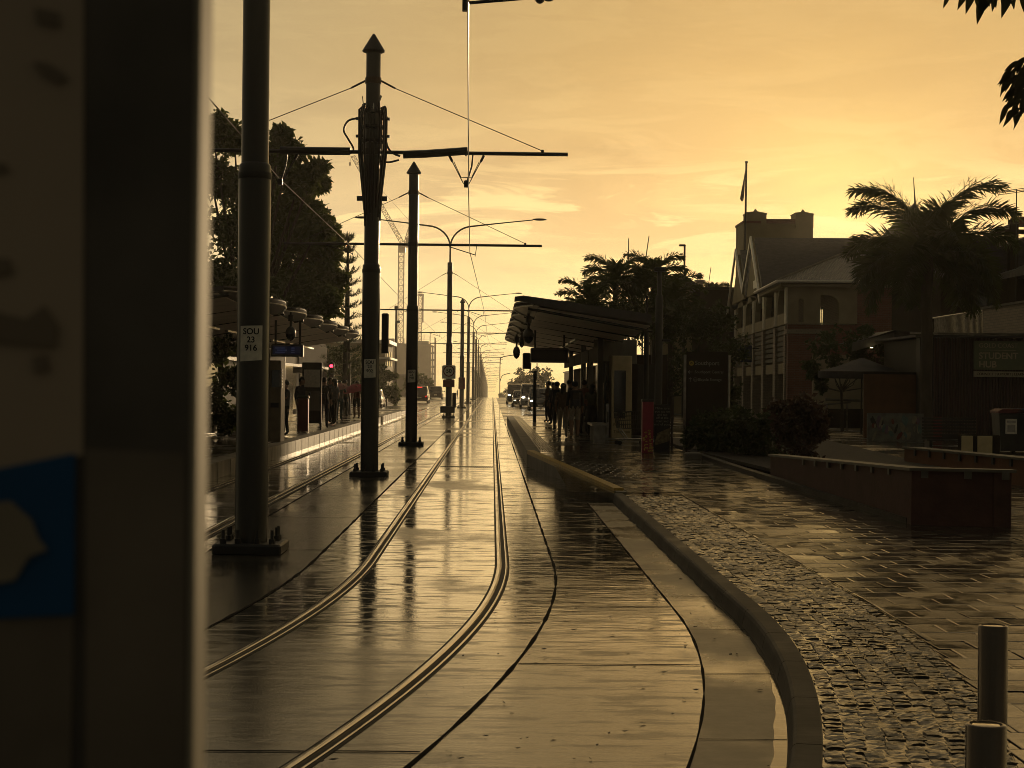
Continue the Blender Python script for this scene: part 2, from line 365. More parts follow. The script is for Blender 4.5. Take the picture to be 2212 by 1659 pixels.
def rail(off, label, k_=1.2):
    t = thing('tram_rail', label, 'rail', (0, 0, 0), group='grooved tram rails set in the street')
    rs = [1 + .35 * k for k in range(0, 60)] + [22.5 + 4 * k for k in range(70)]
    f = lambda Y: off + bend(Y)
    def bar(a, w, z0, z1, nm, m):
        a *= k_; w *= k_; z1 = z1 * (1 if k_ < 1.5 else 1.6)
        bb = MB(); vs = []; fs = []
        for i, Y in enumerate(rs):
            x = f(Y) + a; g = zp(Y)
            vs += [(x, Y, g + z0), (x, Y, g + z1 - .002), (x + .006, Y, g + z1), (x + w - .006, Y, g + z1), (x + w, Y, g + z1 - .002), (x + w, Y, g + z0)]
            if i:
                o = 6 * i
                for k in range(5): fs.append((o - 6 + k, o - 5 + k, o + k + 1, o + k))
        bb.add(vs, fs); bb.build(nm, m, t, smooth=True)
    bar(-.058, .018, 0, .009, 'rubber_boot', m_rub); bar(-.040, .036, 0, .015, 'rail_head', m_steel)
    bar(-.003, .032, 0, .0062, 'flange_groove', m_rub); bar(.030, .014, 0, .013, 'keeper', m_steel); bar(.045, .016, 0, .009, 'rubber_boot', m_rub)
rail(-1.185, 'left grooved rail of the near track that bends left towards the viewer')
rail(.115, 'right grooved rail of the near track, running straight past the right platform')
rail(-4.59, 'grooved rail of the far track beside the left platform edge', 1.9)
rail(-3.27, 'grooved rail of the far track next to the pole line', 1.9)

# drain grates across the track
for Yg, lab in ((37.5, 'slotted drain across both rails beside the nearest capped tram pole'), ):
    t = thing('track_drain', 'dark slotted drain set across the near track before the platform ramp', 'drain', (0, 0, 0))
    bb = MB(); bb.quad((-1.1, Yg - 1.9, .010), (.04, Yg - 1.9, .010), (.04, Yg - 1.6, .010), (-1.1, Yg - 1.6, .010)); bb.build('drain_channel', m_joint, t)
    bb = MB()
    for k in range(28): bb.box((-1.08 + .04 * k, Yg - 1.75, .013), (.018, .29, .008))
    bb.build('grate_bars', m_steel, t)

# ------------------------------------------------------------------ kerb stones
b = MB(); Y = 3.0
prof = [(0, 0), (.020, .100), (.030, .121), (.046, .131), (.160, .132), (.166, .126), (.166, -.02)]
while Y < 25.4:
    L_ = min(1.15, 25.45 - Y); n = 7; vs = []; fs = []
    for i in range(n):
        y = Y + .006 + (L_ - .012) * i / (n - 1); dx = (kb(y + .01) - kb(y - .01)) / .02
        nx, ny = 1 / math.hypot(1, dx), -dx / math.hypot(1, dx); ym = min(1.0, 1)
        for px, pz in prof: vs.append((kb(y) + px * nx, y + px * ny, pz))
    k = len(prof)
    for i in range(n - 1):
        for j in range(k - 1): fs.append((i * k + j, i * k + j + 1, (i + 1) * k + j + 1, (i + 1) * k + j))
    fs += [tuple(range(k - 1, -1, -1)), tuple(range((n - 1) * k, n * k))]
    b.add(vs, fs); Y += L_
struct(b.build('kerb', m_kerb))

# ------------------------------------------------------------------ setts and pavers, stone by stone
m_sett = wet('granite_setts', (.085, .072, .055), dry=.34, wetr=.12, wscale=2.5, wlo=.40, whi=.6, big=.0012, mid=.0018, fine=.0006)
m_mort = wet('wet_mortar', (.13, .105, .07), dry=.16, wetr=.04, wscale=3, wlo=.3, whi=.5)
m_pave = wet('wet_pavers', (.070, .060, .047), dry=.23, wetr=.11, wscale=3.2, wlo=.36, whi=.60, big=.0005, mid=.0008, fine=.0007)
vs = []
strip('mortar_bed', lambda Y: kb(Y) + .15, lambda Y: kb(Y) + 1.02, [3 + .5 * k for k in range(45)] + [25.3], lambda Y: zr(Y) - .0095, m_mort)
strip('mortar_bed', lambda Y: (kb(Y) + 1.02) if Y < 25.4 else 1.2, lambda Y: 14.0, [3 + .5 * k for k in range(45)] + [25.3, 25.5, 27, 30, 33, 36], lambda Y: zr(Y) - .0060, m_mort)
b = MB(); srow = .094
Y = 4.0; row = 0
while Y < 25.3:
    x0 = kb(Y) + .172; sh = rnd.uniform(-.008, .008)
    for c in range(9):
        w = srow - .009 + rnd.uniform(-.006, .003); d = srow - .010 + rnd.uniform(-.007, .004)
        cx = x0 + .047 + c * srow + sh; cy = Y + rnd.uniform(-.004, .004); ztop = .127 + rnd.uniform(-.005, .004)
        tx, ty = rnd.uniform(-.045, .045), rnd.uniform(-.05, .05); o = len(b.v); g = 4
        for j in range(g):
            for i in range(g):
                u, v = i / (g - 1) - .5, j / (g - 1) - .5
                e = (abs(u) > .4) + (abs(v) > .4)
                b.v.append((cx + u * w + rnd.uniform(-.002, .002), cy + v * d + rnd.uniform(-.002, .002), ztop + u * w * tx * 2 + v * d * ty * 2 + rnd.uniform(-.0024, .0024) - .0026 * e))
        for j in range(g - 1):
            for i in range(g - 1): b.f.append((o + j * g + i, o + j * g + i + 1, o + (j + 1) * g + i + 1, o + (j + 1) * g + i)); b.mi.append(0)
        rim = [o + i for i in range(g)] + [o + g * i + g - 1 for i in range(1, g)] + [o + g * g - 1 - i for i in range(1, g)] + [o + g * (g - 1 - i) for i in range(1, g - 1)]
        q = len(b.v)
        for r in rim: x, y, z = b.v[r]; b.v.append((x, y, ztop - .03))
        for i in range(len(rim)): j = (i + 1) % len(rim); b.f.append((rim[j], rim[i], q + i, q + j)); b.mi.append(0)
    Y += srow; row += 1
struct(b.build('setts', m_sett))
b = MB(); ps = .36; Y = 5.0; row = 0
while Y < 37:
    xs = (kb(Y + ps / 2) + .18 + 9 * srow + .01) if Y < 25.2 else (2.0 if Y > 25.6 else 2.0)
    if Y >= 25.2: xs = max(1.05, 1.98 - (Y - 25.4) * .1067 + .12)
    X = math.floor(xs / ps) * ps - ps + (ps / 2 if row % 2 else 0)
    while X < 9.5:
        a, c = max(X, xs), X + ps
        if c - a > .03:
            z = zr(Y + ps / 2) + rnd.uniform(-.0018, .0018); tx, ty = rnd.gauss(0, .008), rnd.gauss(0, .010) + (zr(Y + ps) - zr(Y)) / ps
            sag = rnd.uniform(.0006, .0045); US = (0, .022, .05, .5, .95, .978, 1); g = 7; ed = rnd.uniform(.0008, .0034); o = len(b.v)
            for j in range(g):
                for i in range(g):
                    u, v = US[i], US[j]
                    e = ed if (i in (0, g - 1) or j in (0, g - 1)) else 0
                    x = a + .004 + (c - a - .008) * u; y = Y + .004 + (ps - .008) * v
                    b.v.append((x, y, z + (x - (a + c) / 2) * tx + (v - .5) * ps * ty - sag * math.sin(math.pi * u) * math.sin(math.pi * v) - e))
            for j in range(g - 1):
                for i in range(g - 1): b.f.append((o + j * g + i, o + j * g + i + 1, o + (j + 1) * g + i + 1, o + (j + 1) * g + i)); b.mi.append(0)
        X += ps
    Y += ps; row += 1
struct(b.build('pavement', m_pave, smooth=True))
strip('path', lambda Y: 1.2, lambda Y: 40.0, [36.9, 45, 60, 80], .318, m_plat)

# ------------------------------------------------------------------ platforms
b = MB(); b.prism([(.80, 36.2, -.02), (.74, 78.4, -.02), (3.9, 78.4, -.02), (3.9, 36.95, -.02), (1.3, 36.2, -.02)], (0, 0, .335)); struct(b.build('platform', m_plat))
b = MB(); b.prism([(.78, 36.0, 0), (.72, 78.4, 0), (1.02, 78.4, 0), (1.08, 36.0, 0)], (0, 0, .322)); 
# ramped edge wall from the platform down to the kerb
n = 12
vs = []; fs = []
for i in range(n + 1):
    f = i / n; y = 36.05 - 10.6 * f; x = .78 + 1.14 * f; zt = zr(y) + .004
    vs += [(x, y, 0), (x, y, zt), (x + .16, y, zt), (x + .16, y, 0)]
    if i:
        o = 4 * i
        for k in range(3): fs.append((o - 4 + k, o - 3 + k, o + k + 1, o + k))
fs += [(0, 1, 2, 3), (4 * n + 3, 4 * n + 2, 4 * n + 1, 4 * n)]
b.add(vs, fs); struct(b.build('platform_kerb', m_conc))
b = MB()                                         # yellow nosing on the ramp edge
vs = []; fs = []
for i in range(n + 1):
    f = i / n; y = 36.05 - 10.4 * f; x = .775 + 1.12 * f; zt = zr(y) + .008
    vs += [(x, y, zt - .05), (x, y, zt + .035), (x + .15, y, zt + .035), (x + .15, y, zt)]
    if i:
        o = 4 * i
        for k in range(3): fs.append((o - 4 + k, o - 3 + k, o + k + 1, o + k))
fs += [(4 * n + 3, 4 * n + 2, 4 * n + 1, 4 * n)]
b.add(vs, fs); struct(b.build('platform_nosing', m_yel))
b = MB()                                         # ribbed tactile strip
for k in range(7): b.prism([(1.06 + .05 * k, 36.4, .318), (1.0 + .05 * k, 78, .318), (1.028 + .05 * k, 78, .318), (1.088 + .05 * k, 36.4, .318)], (0, 0, .010))
struct(b.build('tactile_strip', mat('tactile_grey', (.10, .085, .05), .3, var=.2)))
b = MB()                                         # rows of tactile studs by the ramp
for i in range(6):
    for j in range(10): b.lathe([(.018, 0), (.016, .006), (.008, .009)], (1.75 + .11 * j - .07 * i, 33.0 - .4 * i - .28 * j, zr(33.0 - .4 * i - .28 * j)), 8)
struct(b.build('tactile_studs', m_steel, smooth=True), 'stuff')
b = MB(); b.prism([(-5.02, 22, -.02), (-5.02, 92, -.02), (-9.5, 92, -.02), (-9.5, 22, -.02)], (0, 0, .315)); struct(b.build('platform', m_plat))
b = MB(); b.prism([(-5.0, 22, 0), (-5.0, 92, 0), (-5.35, 92, 0), (-5.35, 22, 0)], (0, 0, .30)); 
for k in range(47): b.box((-4.993, 23 + 1.5 * k, .15), (.006, .02, .28))
struct(b.build('platform_kerb', m_conc))

# ================================================================== tram poles and wires
m_pole = mat('pole_paint', (.030, .027, .022), .34, 0, var=.25, vs=3, bump=.0006, bs=60, stretch=(1, 1, .2), coat=.25)
m_dark = mat('dark_metal', (.022, .020, .018), .5, 0, var=.2)
m_cable = mat('black_cable', (.012, .011, .010), .45)
m_wire = mat('copper_wire', (.05, .035, .022), .4, .6)
m_white = mat('sign_white', (.62, .57, .46), .5, var=.18, vs=14)
m_black = mat('ink_black', (.012, .012, .012), .6)
PX = -2.31
def pole(Y, label, kind, plate=None, x=None, first_arm=True, lamp=False, detail=2, armz=5.85, hw=3.7, wire=True, pull=False, top=8.05):
    x = PX if x is None else x; g = zp(Y)
    t = thing('tram_pole', label, 'tram pole', (x, Y, g), group='tram poles in the line between the tracks')
    n = 24 if detail == 2 else 10
    H_ = top if not lamp else 8.3
    b = MB(); b.lathe([(.168, .0), (.168, 3.95), (.166, 4.0), (.142, 4.03), (.142, 4.6), (.138, H_)], n=n); b.build('shaft', m_pole, t, True)
    if detail:
        b = MB(); b.bbox((0, 0, .06), (.70, .70, .10), .02); b.build('base_plate', m_dark, t)
        for i, (sx, sy) in enumerate([(a, c) for a in (-1, 1) for c in (-1, 1)] + ([(-1.0, .45), (1.0, .45), (.4, -1), (-.4, -1)] if detail == 2 else [])):
            b = MB(); b.lathe([(.034, .11), (.034, .16), (.017, .162), (.017, .25)], (sx * .25, sy * .25, 0), 8); b.build('anchor_bolt', m_dark, t)
        b = MB(); b.lathe([(.172, 3.86), (.176, 3.87), (.176, 3.92), (.172, 3.93)], n=n); b.build('collar', m_dark, t, True)
    if not lamp:
        b = MB(); b.lathe([(.142, H_ - .03), (.21, H_), (.215, H_ + .02), (.02, H_ + .34)], n=n); b.build('pointed_cap', m_dark, t, True)
    if armz:
        b = MB(); b.tube([(-hw, 0, armz), (hw, 0, armz)], .036, 8); b.lathe([(.155, armz - .06), (.155, armz + .06)], n=n)
        if detail == 2 and plate and not pull:
            b.tube([(-1.75, 0, armz + .01), (-.42, 0, armz + .01)], .075, 8); b.tube([(.58, 0, armz - .04), (1.0, 0, armz - .02), (1.8, 0, armz + .045)], .075, 8)
        b.build('cross_arm', m_dark, t, True)
        b = MB(); zt = H_ - .55
        for s in (-1, 1):
            b.tube([(s * .15, 0, zt), (s * .42, 0, zt - .14)], .02 if detail else .012, 6)
            b.tube([(s * .42, 0, zt - .14), (s * (hw - .48), 0, armz + .06)], .0085 if detail else .006, 5)
            if detail == 2:
                b.lathe([(.03, -.03), (.03, .03)], (s * (hw - .48), 0, armz + .05), 8)
        b.lathe([(.15, zt - .06), (.155, zt - .05), (.155, zt + .05), (.15, zt + .06)], n=n)
        b.build('stay_wire', m_wire, t)
        if wire:
            for xo in (1.78, -1.74):
                b = MB()
                if detail == 2 and not pull:
                    for s in (-1, 1):
                        b.tube([(xo + s * .33, 0, armz - .04), (xo + s * .27, 0, armz - .16)], .028, 6)
                        b.tube([(xo + s * .27, 0, armz - .16), (xo + s * .05, 0, armz - .58)], .009, 5); b.tube([(xo + s * .24, 0, armz - .16), (xo + s * .1, 0, armz - .46), (xo, 0, armz - .46)], .008, 5)
                    b.tube([(xo - .02, .02, armz - .05), (xo + .02, .02, armz), (xo + .12, .02, armz - .03), (xo + .1, .02, armz - .25), (xo + .02, .02, armz - .52)], .018, 6)
                    b.bbox((xo, 0, armz - .58), (.09, .12, .13), .02)
                else:
                    b.tube([(xo - .75, 0, armz - .05), (xo, 0, armz - .28)], .014, 5); b.tube([(xo + .05, 0, armz), (xo, 0, armz - .33)], .01, 5)
                b.build('wire_hanger', m_dark, t)
    if lamp:
        b = MB(); b.lathe([(.05, H_ - .1), (.045, H_ + .95)], n=8)
        for s in (-1, 1):
            pts = [(0, 0, H_ + .8)]
            for k in range(1, 8):
                a = k / 7 * 1.35; pts.append((s * 1.25 * (1 - math.cos(a)), 0, H_ + .8 + 1.15 * math.sin(a)))
            pts += [(s * 2.6, 0, H_ + 2.12), (s * 4.4, 0, H_ + 2.32)]
            b.tube(pts, [.045] * 8 + [.032, .026], 6)
        b.build('lamp_arm', m_pole, t, True)
        for s in (-1, 1):
            b = MB(); b.ell((s * 4.75, 0, H_ + 2.35), (.38, .14, .065), 12, 6); b.build('lamp_head', m_dark, t, True)
    if plate:
        b = MB(); zc, w, h, ang = plate[1:5]
        r = .1705; q = w / r / 2
        vs = []; fs = []
        for k in range(9):
            a = -math.pi / 2 + ang + q * (k / 4 - 1); vs += [(r * math.cos(a), r * math.sin(a), zc - h / 2 + .008 * (k - 4) / 4), (r * math.cos(a), r * math.sin(a), zc + h / 2 + .004 * (k - 4) / 4)]
            if k: fs.append((2 * k - 2, 2 * k, 2 * k + 1, 2 * k - 1))
        b.add(vs, fs); pl = b.build('number_plate', m_white, t)
        for k, ln in enumerate(plate[0].split()):
            a = -math.pi / 2 + ang
            tx = text(ln, h * .24, m_black, pl, (0, 0, zc + h * (.33 - .235 * k)), ext=.0008, bold=.0015)
            for v in tx.data.vertices:                # wrap round the shaft; mesh is authored flat in its own XY
                aa = a + v.co.x / r; rr = r + .0015 + v.co.z
                v.co = Vector((rr * math.cos(aa), v.co.y, -rr * math.sin(aa)))
            tx.data.update()
    return t
p0 = pole(17.3, 'nearest thick tram pole carrying a white paper notice reading SOU 23 916', 0, ('SOU 23 916', 2.16, .245, .36, 0.0), x=-2.48, armz=6.6, wire=False)
p1 = pole(31.6, 'tall capped tram pole wrapped in bundles of black cables, second in line', 0, ('SOU 23 902', 2.05, .24, .35, 0.0), armz=6.15)
p2 = pole(47.9, 'capped tram pole with a pale number plate just beyond the cable-wrapped pole', 0, ('SOU 23 918', 2.0, .24, .36, 0.0), detail=2, armz=5.78, pull=True, top=7.82)
p3 = pole(89, 'tram pole with a round 50 speed sign and twin street lamps', 0, lamp=True, detail=1, armz=5.75)
p4 = pole(127, 'tram pole without lamps standing beyond the speed sign pole', 0, detail=1, armz=5.75)
ORD = ['first', 'second', 'third', 'fourth', 'fifth', 'sixth', 'seventh', 'eighth', 'ninth', 'tenth', 'eleventh', 'twelfth', 'thirteenth', 'fourteenth', 'fifteenth', 'sixteenth', 'seventeenth', 'eighteenth', 'nineteenth', 'twentieth']
far_ys = [160, 203, 235, 273, 315, 352, 392, 432, 476, 520, 565, 612, 660, 712, 768, 830]
for i, Y in enumerate(far_ys):
    pole(Y, 'thin twin-lamp tram pole, %s of the distant row counted from the lampless pole' % ORD[i], 0, lamp=True, detail=1 if i < 2 else 0, armz=5.75, wire=i < 6)
# what hangs on the second pole: clamps, cable bundles, loops
b = MB()
for k in range(16):
    a = 2 * math.pi * k / 16 + .2; ro = .155 + .10 * (1 if abs(math.cos(a)) > .5 else .35)
    pts = [(.145 * math.cos(a), .145 * math.sin(a), 4.7 + .5 * rnd.random()), (.17 * math.cos(a), .17 * math.sin(a), 5.3), (ro * math.cos(a), ro * math.sin(a), 6.1), (ro * 1.02 * math.cos(a), ro * math.sin(a), 6.75 + .2 * rnd.random()), (.19 * math.cos(a + .1), .19 * math.sin(a), 6.95 + .15 * rnd.random())]
    b.tube(pts, .022, 6)
for z in (6.35, 6.62, 6.9): b.lathe([(.17, z - .03), (.21, z - .03), (.21, z + .03), (.17, z + .03)], n=16)
for s in (-1, 1): b.box((s * .24, 0, 6.78), (.16, .06, .05)); b.box((s * .24, 0, 6.45), (.16, .06, .05))
b.build('cable_bundle', m_cable, p1, True)
def spl(P, n=6):
    out = []; P = [Vector(p) for p in P]; P = [P[0] * 2 - P[1]] + P + [P[-1] * 2 - P[-2]]
    for i in range(1, len(P) - 2):
        for k in range(n):
            t = k / n; out.append(.5 * ((2 * P[i]) + (P[i + 1] - P[i - 1]) * t + (2 * P[i - 1] - 5 * P[i] + 4 * P[i + 1] - P[i + 2]) * t * t + (3 * P[i] - P[i - 1] - 3 * P[i + 1] + P[i + 2]) * t ** 3))
    return out + [P[-2]]
b = MB()
def lc(p): q = A(p[0], p[1], 31.6); return (q.x - PX, -.03, q.z)
for P in ([(775, 255), (752, 262), (743, 282), (752, 300), (764, 322), (757, 333)], [(823, 262), (829, 233), (834, 240), (834, 300), (840, 322), (852, 333), (865, 338)], [(822, 348), (840, 351), (862, 346)], [(777, 262), (778, 246), (786, 262)]):
    b.tube(spl([lc(p) for p in P]), .02, 6)
b.build('cable_loop', m_cable, p1, True)
for s in (-1, 1):
    b = MB(); b.box((s * .21, 0, 5.27), (.16, .03, .09)); b.build('sign_bracket', m_dark, p1)
b = MB(); b.bbox((.27, .04, 2.72), (.13, .12, .76), .02); b.build('signal_box', m_dark, p1)
b = MB(); b.box((.02, -.16, 6.9), (.02, .02, .3)); b.tube([(-.16, -.05, 6.9), (-.2, -.05, 7.2)], .01, 5); b.tube([(.1, -.14, 7.0), (.16, -.14, 7.2)], [.01, .022], 6); b.build('spike', m_steel, p1)
# speed sign on the fourth pole
m_red = mat('sign_red', (.16, .02, .02), .45)
b = MB(); b.bbox((0, -.19, 2.45), (.72, .03, .72), .06); sg = b.build('sign_board', m_white, p3)
b = MB(); b.add([(.3 * math.cos(a) * r, -.212, 2.5 + .3 * math.sin(a) * r) for r in (1, .82) for a in [2 * math.pi * k / 24 for k in range(24)]], [(k, (k + 1) % 24, 24 + (k + 1) % 24, 24 + k) for k in range(24)]); b.build('red_ring', m_red, sg)
text('50', .30, m_black, sg, (0, -.208, 2.5), bold=.006)
b = MB(); b.bbox((0, -.19, 1.85), (.62, .03, .42), .05); b.box((0, -.21, 1.9), (.5, .01, .04)); b.box((0, -.21, 1.8), (.5, .01, .04)); b.build('lower_sign', m_red, p3)
b = MB(); b.bbox((.3, 0, .95), (.22, .3, .8), .03); b.bbox((-.05, -.02, .45), (.78, .5, .35), .03); b.build('equipment_box', m_dark, p3)
b = MB(); b.bbox((0, -.18, 1.9), (.5, .05, .9), .04); b.build('sign_board', m_red, p4)
# contact wires
def wire(xs, label, hz):
    b = MB(); ys = [17.3, 31.6, 47.9, 89, 127] + far_ys
    d = (xs[1] - xs[0]) / 14.3; pts = [(xs[0] - d * 11, 6, hz + .12)]
    for i, Y in enumerate(ys):
        x = xs[i] if i < len(xs) else xs[-1] + (.22 if i % 2 else 0)
        pts.append((x, Y, zp(Y) + hz + (.12 if i == 0 else 0)))
    b.tube(pts, .011, 5)
    tag(b.build('contact_wire', m_wire), label, 'wire', 'overhead contact wires')
wire((-.29, -.49, -.68, -.42), 'overhead wire above the near track, dropping from the top edge towards the horizon', 5.58)
wire((-3.9, -4.06, -4.0, -4.2), 'overhead wire above the far track, slanting behind the nearest pole across the leafy tree', 5.62)
# pull-off rod at the near pole, seen at the top edge
t = thing('registration_arm', 'dark steel arm holding the overhead wire at the top edge of the view', 'wire support', (0, 17.3, 0))
b = MB(); q0, q1 = A(1004, 7, 17.3), A(1180, -9, 17.3); b.tube([(q0.x, 0, q0.z), (q1.x + .6, 0, q1.z + .05)], .018, 6); b.build('rod', m_dark, t)
b = MB(); b.bbox((q0.x, 0, q0.z - .02), (.05, .08, .12), .01); q2 = A(1166, -2, 17.3); b.ell((q2.x, 0, q2.z), (.05, .04, .05), 8, 6); q2 = A(1185, -3, 17.3); b.ell((q2.x, 0, q2.z), (.06, .04, .03), 8, 6); b.build('clamp', m_dark, t)

# ================================================================== platform shelters
m_matt = mat('matt_black', (.018, .016, .014), .9, spec=.05)
m_soff = mat('shelter_soffit', (.72, .62, .52), .45, var=.12, vs=2)
m_roof = mat('shelter_roof', (.05, .045, .042), .42, var=.2)
m_panel = mat('shelter_panel', (.15, .135, .11), .75, spec=.08, var=.25, vs=3, stretch=(1, 1, .4))
m_brownp = mat('shelter_brown', (.045, .034, .026), .8, spec=.06, var=.25, vs=2)
m_glass = mat('dark_glass', (.015, .016, .016), .08, spec=.8)
m_tan = mat('tan_paint', (.52, .41, .22), .4, var=.12)
m_alu = mat('brushed_metal', (.45, .42, .38), .28, 1.0, var=.2, vs=5, stretch=(1, 1, 6), bump=.0003, bs=90)
m_silver = mat('worn_aluminium', (.32, .29, .25), .35, .9, var=.3, vs=6)

def shelter(s, xe, y0, n, mod, label, fascia=True):
    """s=+1: platform on the right of the tracks, roof falls away from them"""
    t = thing('platform_shelter', label, 'shelter', (xe, y0, .315))
    depth = 3.15; z0, z1 = 3.40, 2.92
    for k in range(n):
        ya, yb = k * mod, (k + 1) * mod
        front = []                                   # scalloped leading edge, a shallow boat bow per bay
        for i in range(13):
            u = i / 12; front.append((.42 * (abs(2 * u - 1) ** 1.7), ya + .05 + (mod - .1) * u, u))
        top = []; bot = []; zz = lambda x, u: z0 - (z0 - z1) * x / depth - .10 * u
        b = MB()
        for x, y, u in front: top.append((s * x, y, zz(x, u) + .05)); bot.append((s * (x + .02), y, zz(x, u) - .05))
        back = [(s * depth, yb - .05, 1), (s * depth, ya + .05, 0)]
        for x, y, u in back: top.append((x, y, z1 - .10 * u + .05)); bot.append((x, y, z1 - .10 * u - .03))
        m = len(top); b.add(top + bot, [tuple(range(m)), tuple(range(2 * m - 1, m - 1, -1))] + [(i, (i + 1) % m, m + (i + 1) % m, m + i) for i in range(m)])
        rp = b.build('roof_panel', m_roof, t)
        # dark rounded lip under the bow
        b = MB(); vs = []; fs = []
        for i, (x, y, u) in enumerate(front):
            w = .26 * math.sin(math.pi * u) + .05
            vs += [(s * (x - .02), y, zz(x, u) - .055), (s * (x + .02), y, zz(x, u) + .035 + .04 * math.sin(math.pi * u)), (s * (x + w), y, zz(x + w, u) + .055)]
            if i: o = 3 * i; fs += [(o - 3, o - 2, o + 1, o), (o - 2, o - 1, o + 2, o + 1)]
        b.add(vs, fs); b.build('roof_lip', m_matt, rp, True)
        b = MB(); b.tube([(s * (x + .0), y, zz(x, u) - .055) for x, y, u in front], .022, 5); b.build('roof_rim', m_silver, rp, True)
        b = MB(); xa = .55
        b.prism([(s * xa, ya + .12, z0 - (z0 - z1) * xa / depth - .085 - .01), (s * (depth - .05), ya + .12, z1 - .085 - .01), (s * (depth - .05), yb - .12, z1 - .185 - .01), (s * xa, yb - .12, z0 - (z0 - z1) * xa / depth - .185 - .01)], (0, 0, .02))
        b.build('soffit', m_soff, rp)
        b = MB(); b.tube([(s * .3, ya, z0 - .20), (s * depth, ya, z1 - .21)], .036, 6); b.build('roof_rib', m_black, t)
    L_ = n * mod
    if fascia:
        b = MB(); P = [(1111, 652), (1112, 641), (1130, 638.5), (1240, 654), (1407, 679), (1407, 698), (1225, 672), (1125, 651)]
        q = [A(*p, y0) for p in P]; b.prism([(v.x - xe, -.06, v.z - .315) for v in q], (0, .05, 0)); b.build('end_fascia', m_roof, t)
    for k in range(2 if s > 0 else 0, n + 1, 2):
        for xo in (2.55,):
            b = MB(); b.bbox((s * xo, k * mod + .25, 1.5), (.16, .16, 3.0), .02); b.build('post', m_dark, t)
    # rear wall of panels and glass, a frieze above
    for k in range(2 if s > 0 else 0, n):
        ya, yb = k * mod + .4, (k + 1) * mod
        if k % 2 == 0:
            b = MB(); b.bbox((s * 2.7, (ya + yb) / 2, 1.05), (.06, yb - ya - .1, 2.1), .01); b.build('glass_screen', m_glass, t)
        else:
            b = MB(); b.bbox((s * 2.75, (ya + yb) / 2, 1.05), (.18, (yb - ya) * .8, 2.1), .02); b.build('wall_panel', m_panel if s < 0 and k % 3 == 1 else m_brownp, t)
        b = MB(); b.bbox((s * 2.5, (ya + yb) / 2, 2.38), (.08, yb - ya, .38), .01); b.build('frieze_panel', m_panel if s < 0 and k % 3 == 1 else m_brownp, t)
        b = MB(); b.box((s * 1.9, (ya + yb) / 2 + .1, 2.78), (.09, yb - ya - .9, .05)); b.build('strip_light', m_silver, t)
    for k in range(1, n, 2):
        b = MB(); b.bbox((s * 2.3, k * mod + 1.6, .45), (.42, 2.2, .06), .01)
        for d in (-.8, .8): b.box((s * 2.3, k * mod + 1.6 + d, .21), (.3, .06, .42))
        b.build('bench_seat', m_silver, t)
    return t
shR = shelter(1, .50, 38.0, 7, 4.37, 'right platform shelter with a scalloped tilted roof above waiting people')
shL = shelter(-1, -4.98, 33.4, 7, 4.40, 'left platform shelter with a scalloped roof below the big leafy tree', fascia=False)

def hanging(px, py, ptop, Y, label, r=.2):
    r *= .68
    q = A(px, py, Y); q2 = A(px, ptop, Y)
    t = thing('camera_dome', label, 'security camera', (q.x, Y, q.z), group='domes hung under the shelter roofs')
    b = MB(); b.tube([(0, 0, .1), (0, 0, q2.z - q.z)], .03, 6); b.lathe([(.07, .34), (.07, .5)], n=8); b.build('drop_rod', m_dark, t)
    b = MB(); b.lathe([(.04, .2), (r * .75, .15), (r, .06), (r, .0)], n=16); b.build('housing', m_roof, t, True)
    b = MB(); b.lathe([(r * .92, -.002), (r * .85, -.07), (r * .5, -.14), (.01, -.17)], n=16); b.build('dome', m_glass, t, True)
hanging(1141.4, 727, 670, 41, 'largest hanging camera dome under the right shelter roof')
hanging(1127.2, 739.5, 690, 53, 'middle hanging camera dome under the right shelter roof, smallest of the three', .13)
hanging(1115.8, 763, 722, 50, 'left hanging camera dome silhouetted against the sky below the right shelter roof', .16)
hanging(628, 722, 664, 43, 'pale camera dome hanging under the left shelter roof', .2)

def display(pa, pb, Y, label, side):
    a, c = A(*pa, Y), A(*pb, Y); w, h = c.x - a.x, a.z - c.z
    t = thing('information_display', label, 'display', ((a.x + c.x) / 2, Y, c.z))
    b = MB(); b.bbox((0, 0, h / 2), (w, .22, h), .03); b.build('cabinet', m_roof, t)
    b = MB(); b.box((0, -.115, h / 2), (w - .1, .01, h - .12)); sc = b.build('screen', mat('display_blue' if side < 0 else 'display_dark', (.012, .014, .035) if side < 0 else (.012, .012, .012), .25, emit=(.02, .03, .09, .05) if side < 0 else None), t)
    for x in (-w * .38, w * .38): b = MB(); b.tube([(x, 0, h), (x, 0, h + .62)], .03, 6); b.build('hanger_rod', m_dark, t)
    if side < 0:
        b = MB()
        for k in range(3): b.box((-w * .22 + .05 * (k % 2), -.122, h * (.68 - .17 * k)), (w * .30, .004, .03)); b.box((w * .18, -.122, h * (.68 - .17 * k)), (w * .1, .004, .03))
        b.build('text_rows', mat('display_text', (.05, .06, .1), .4, emit=(.12, .18, .45, .05)), sc)
display((587, 743), (656, 771), 43.5, 'dark blue information display hanging over the left platform', -1)
display((1146, 751), (1228, 784), 50, 'dark information display hanging over the right platform', 1)

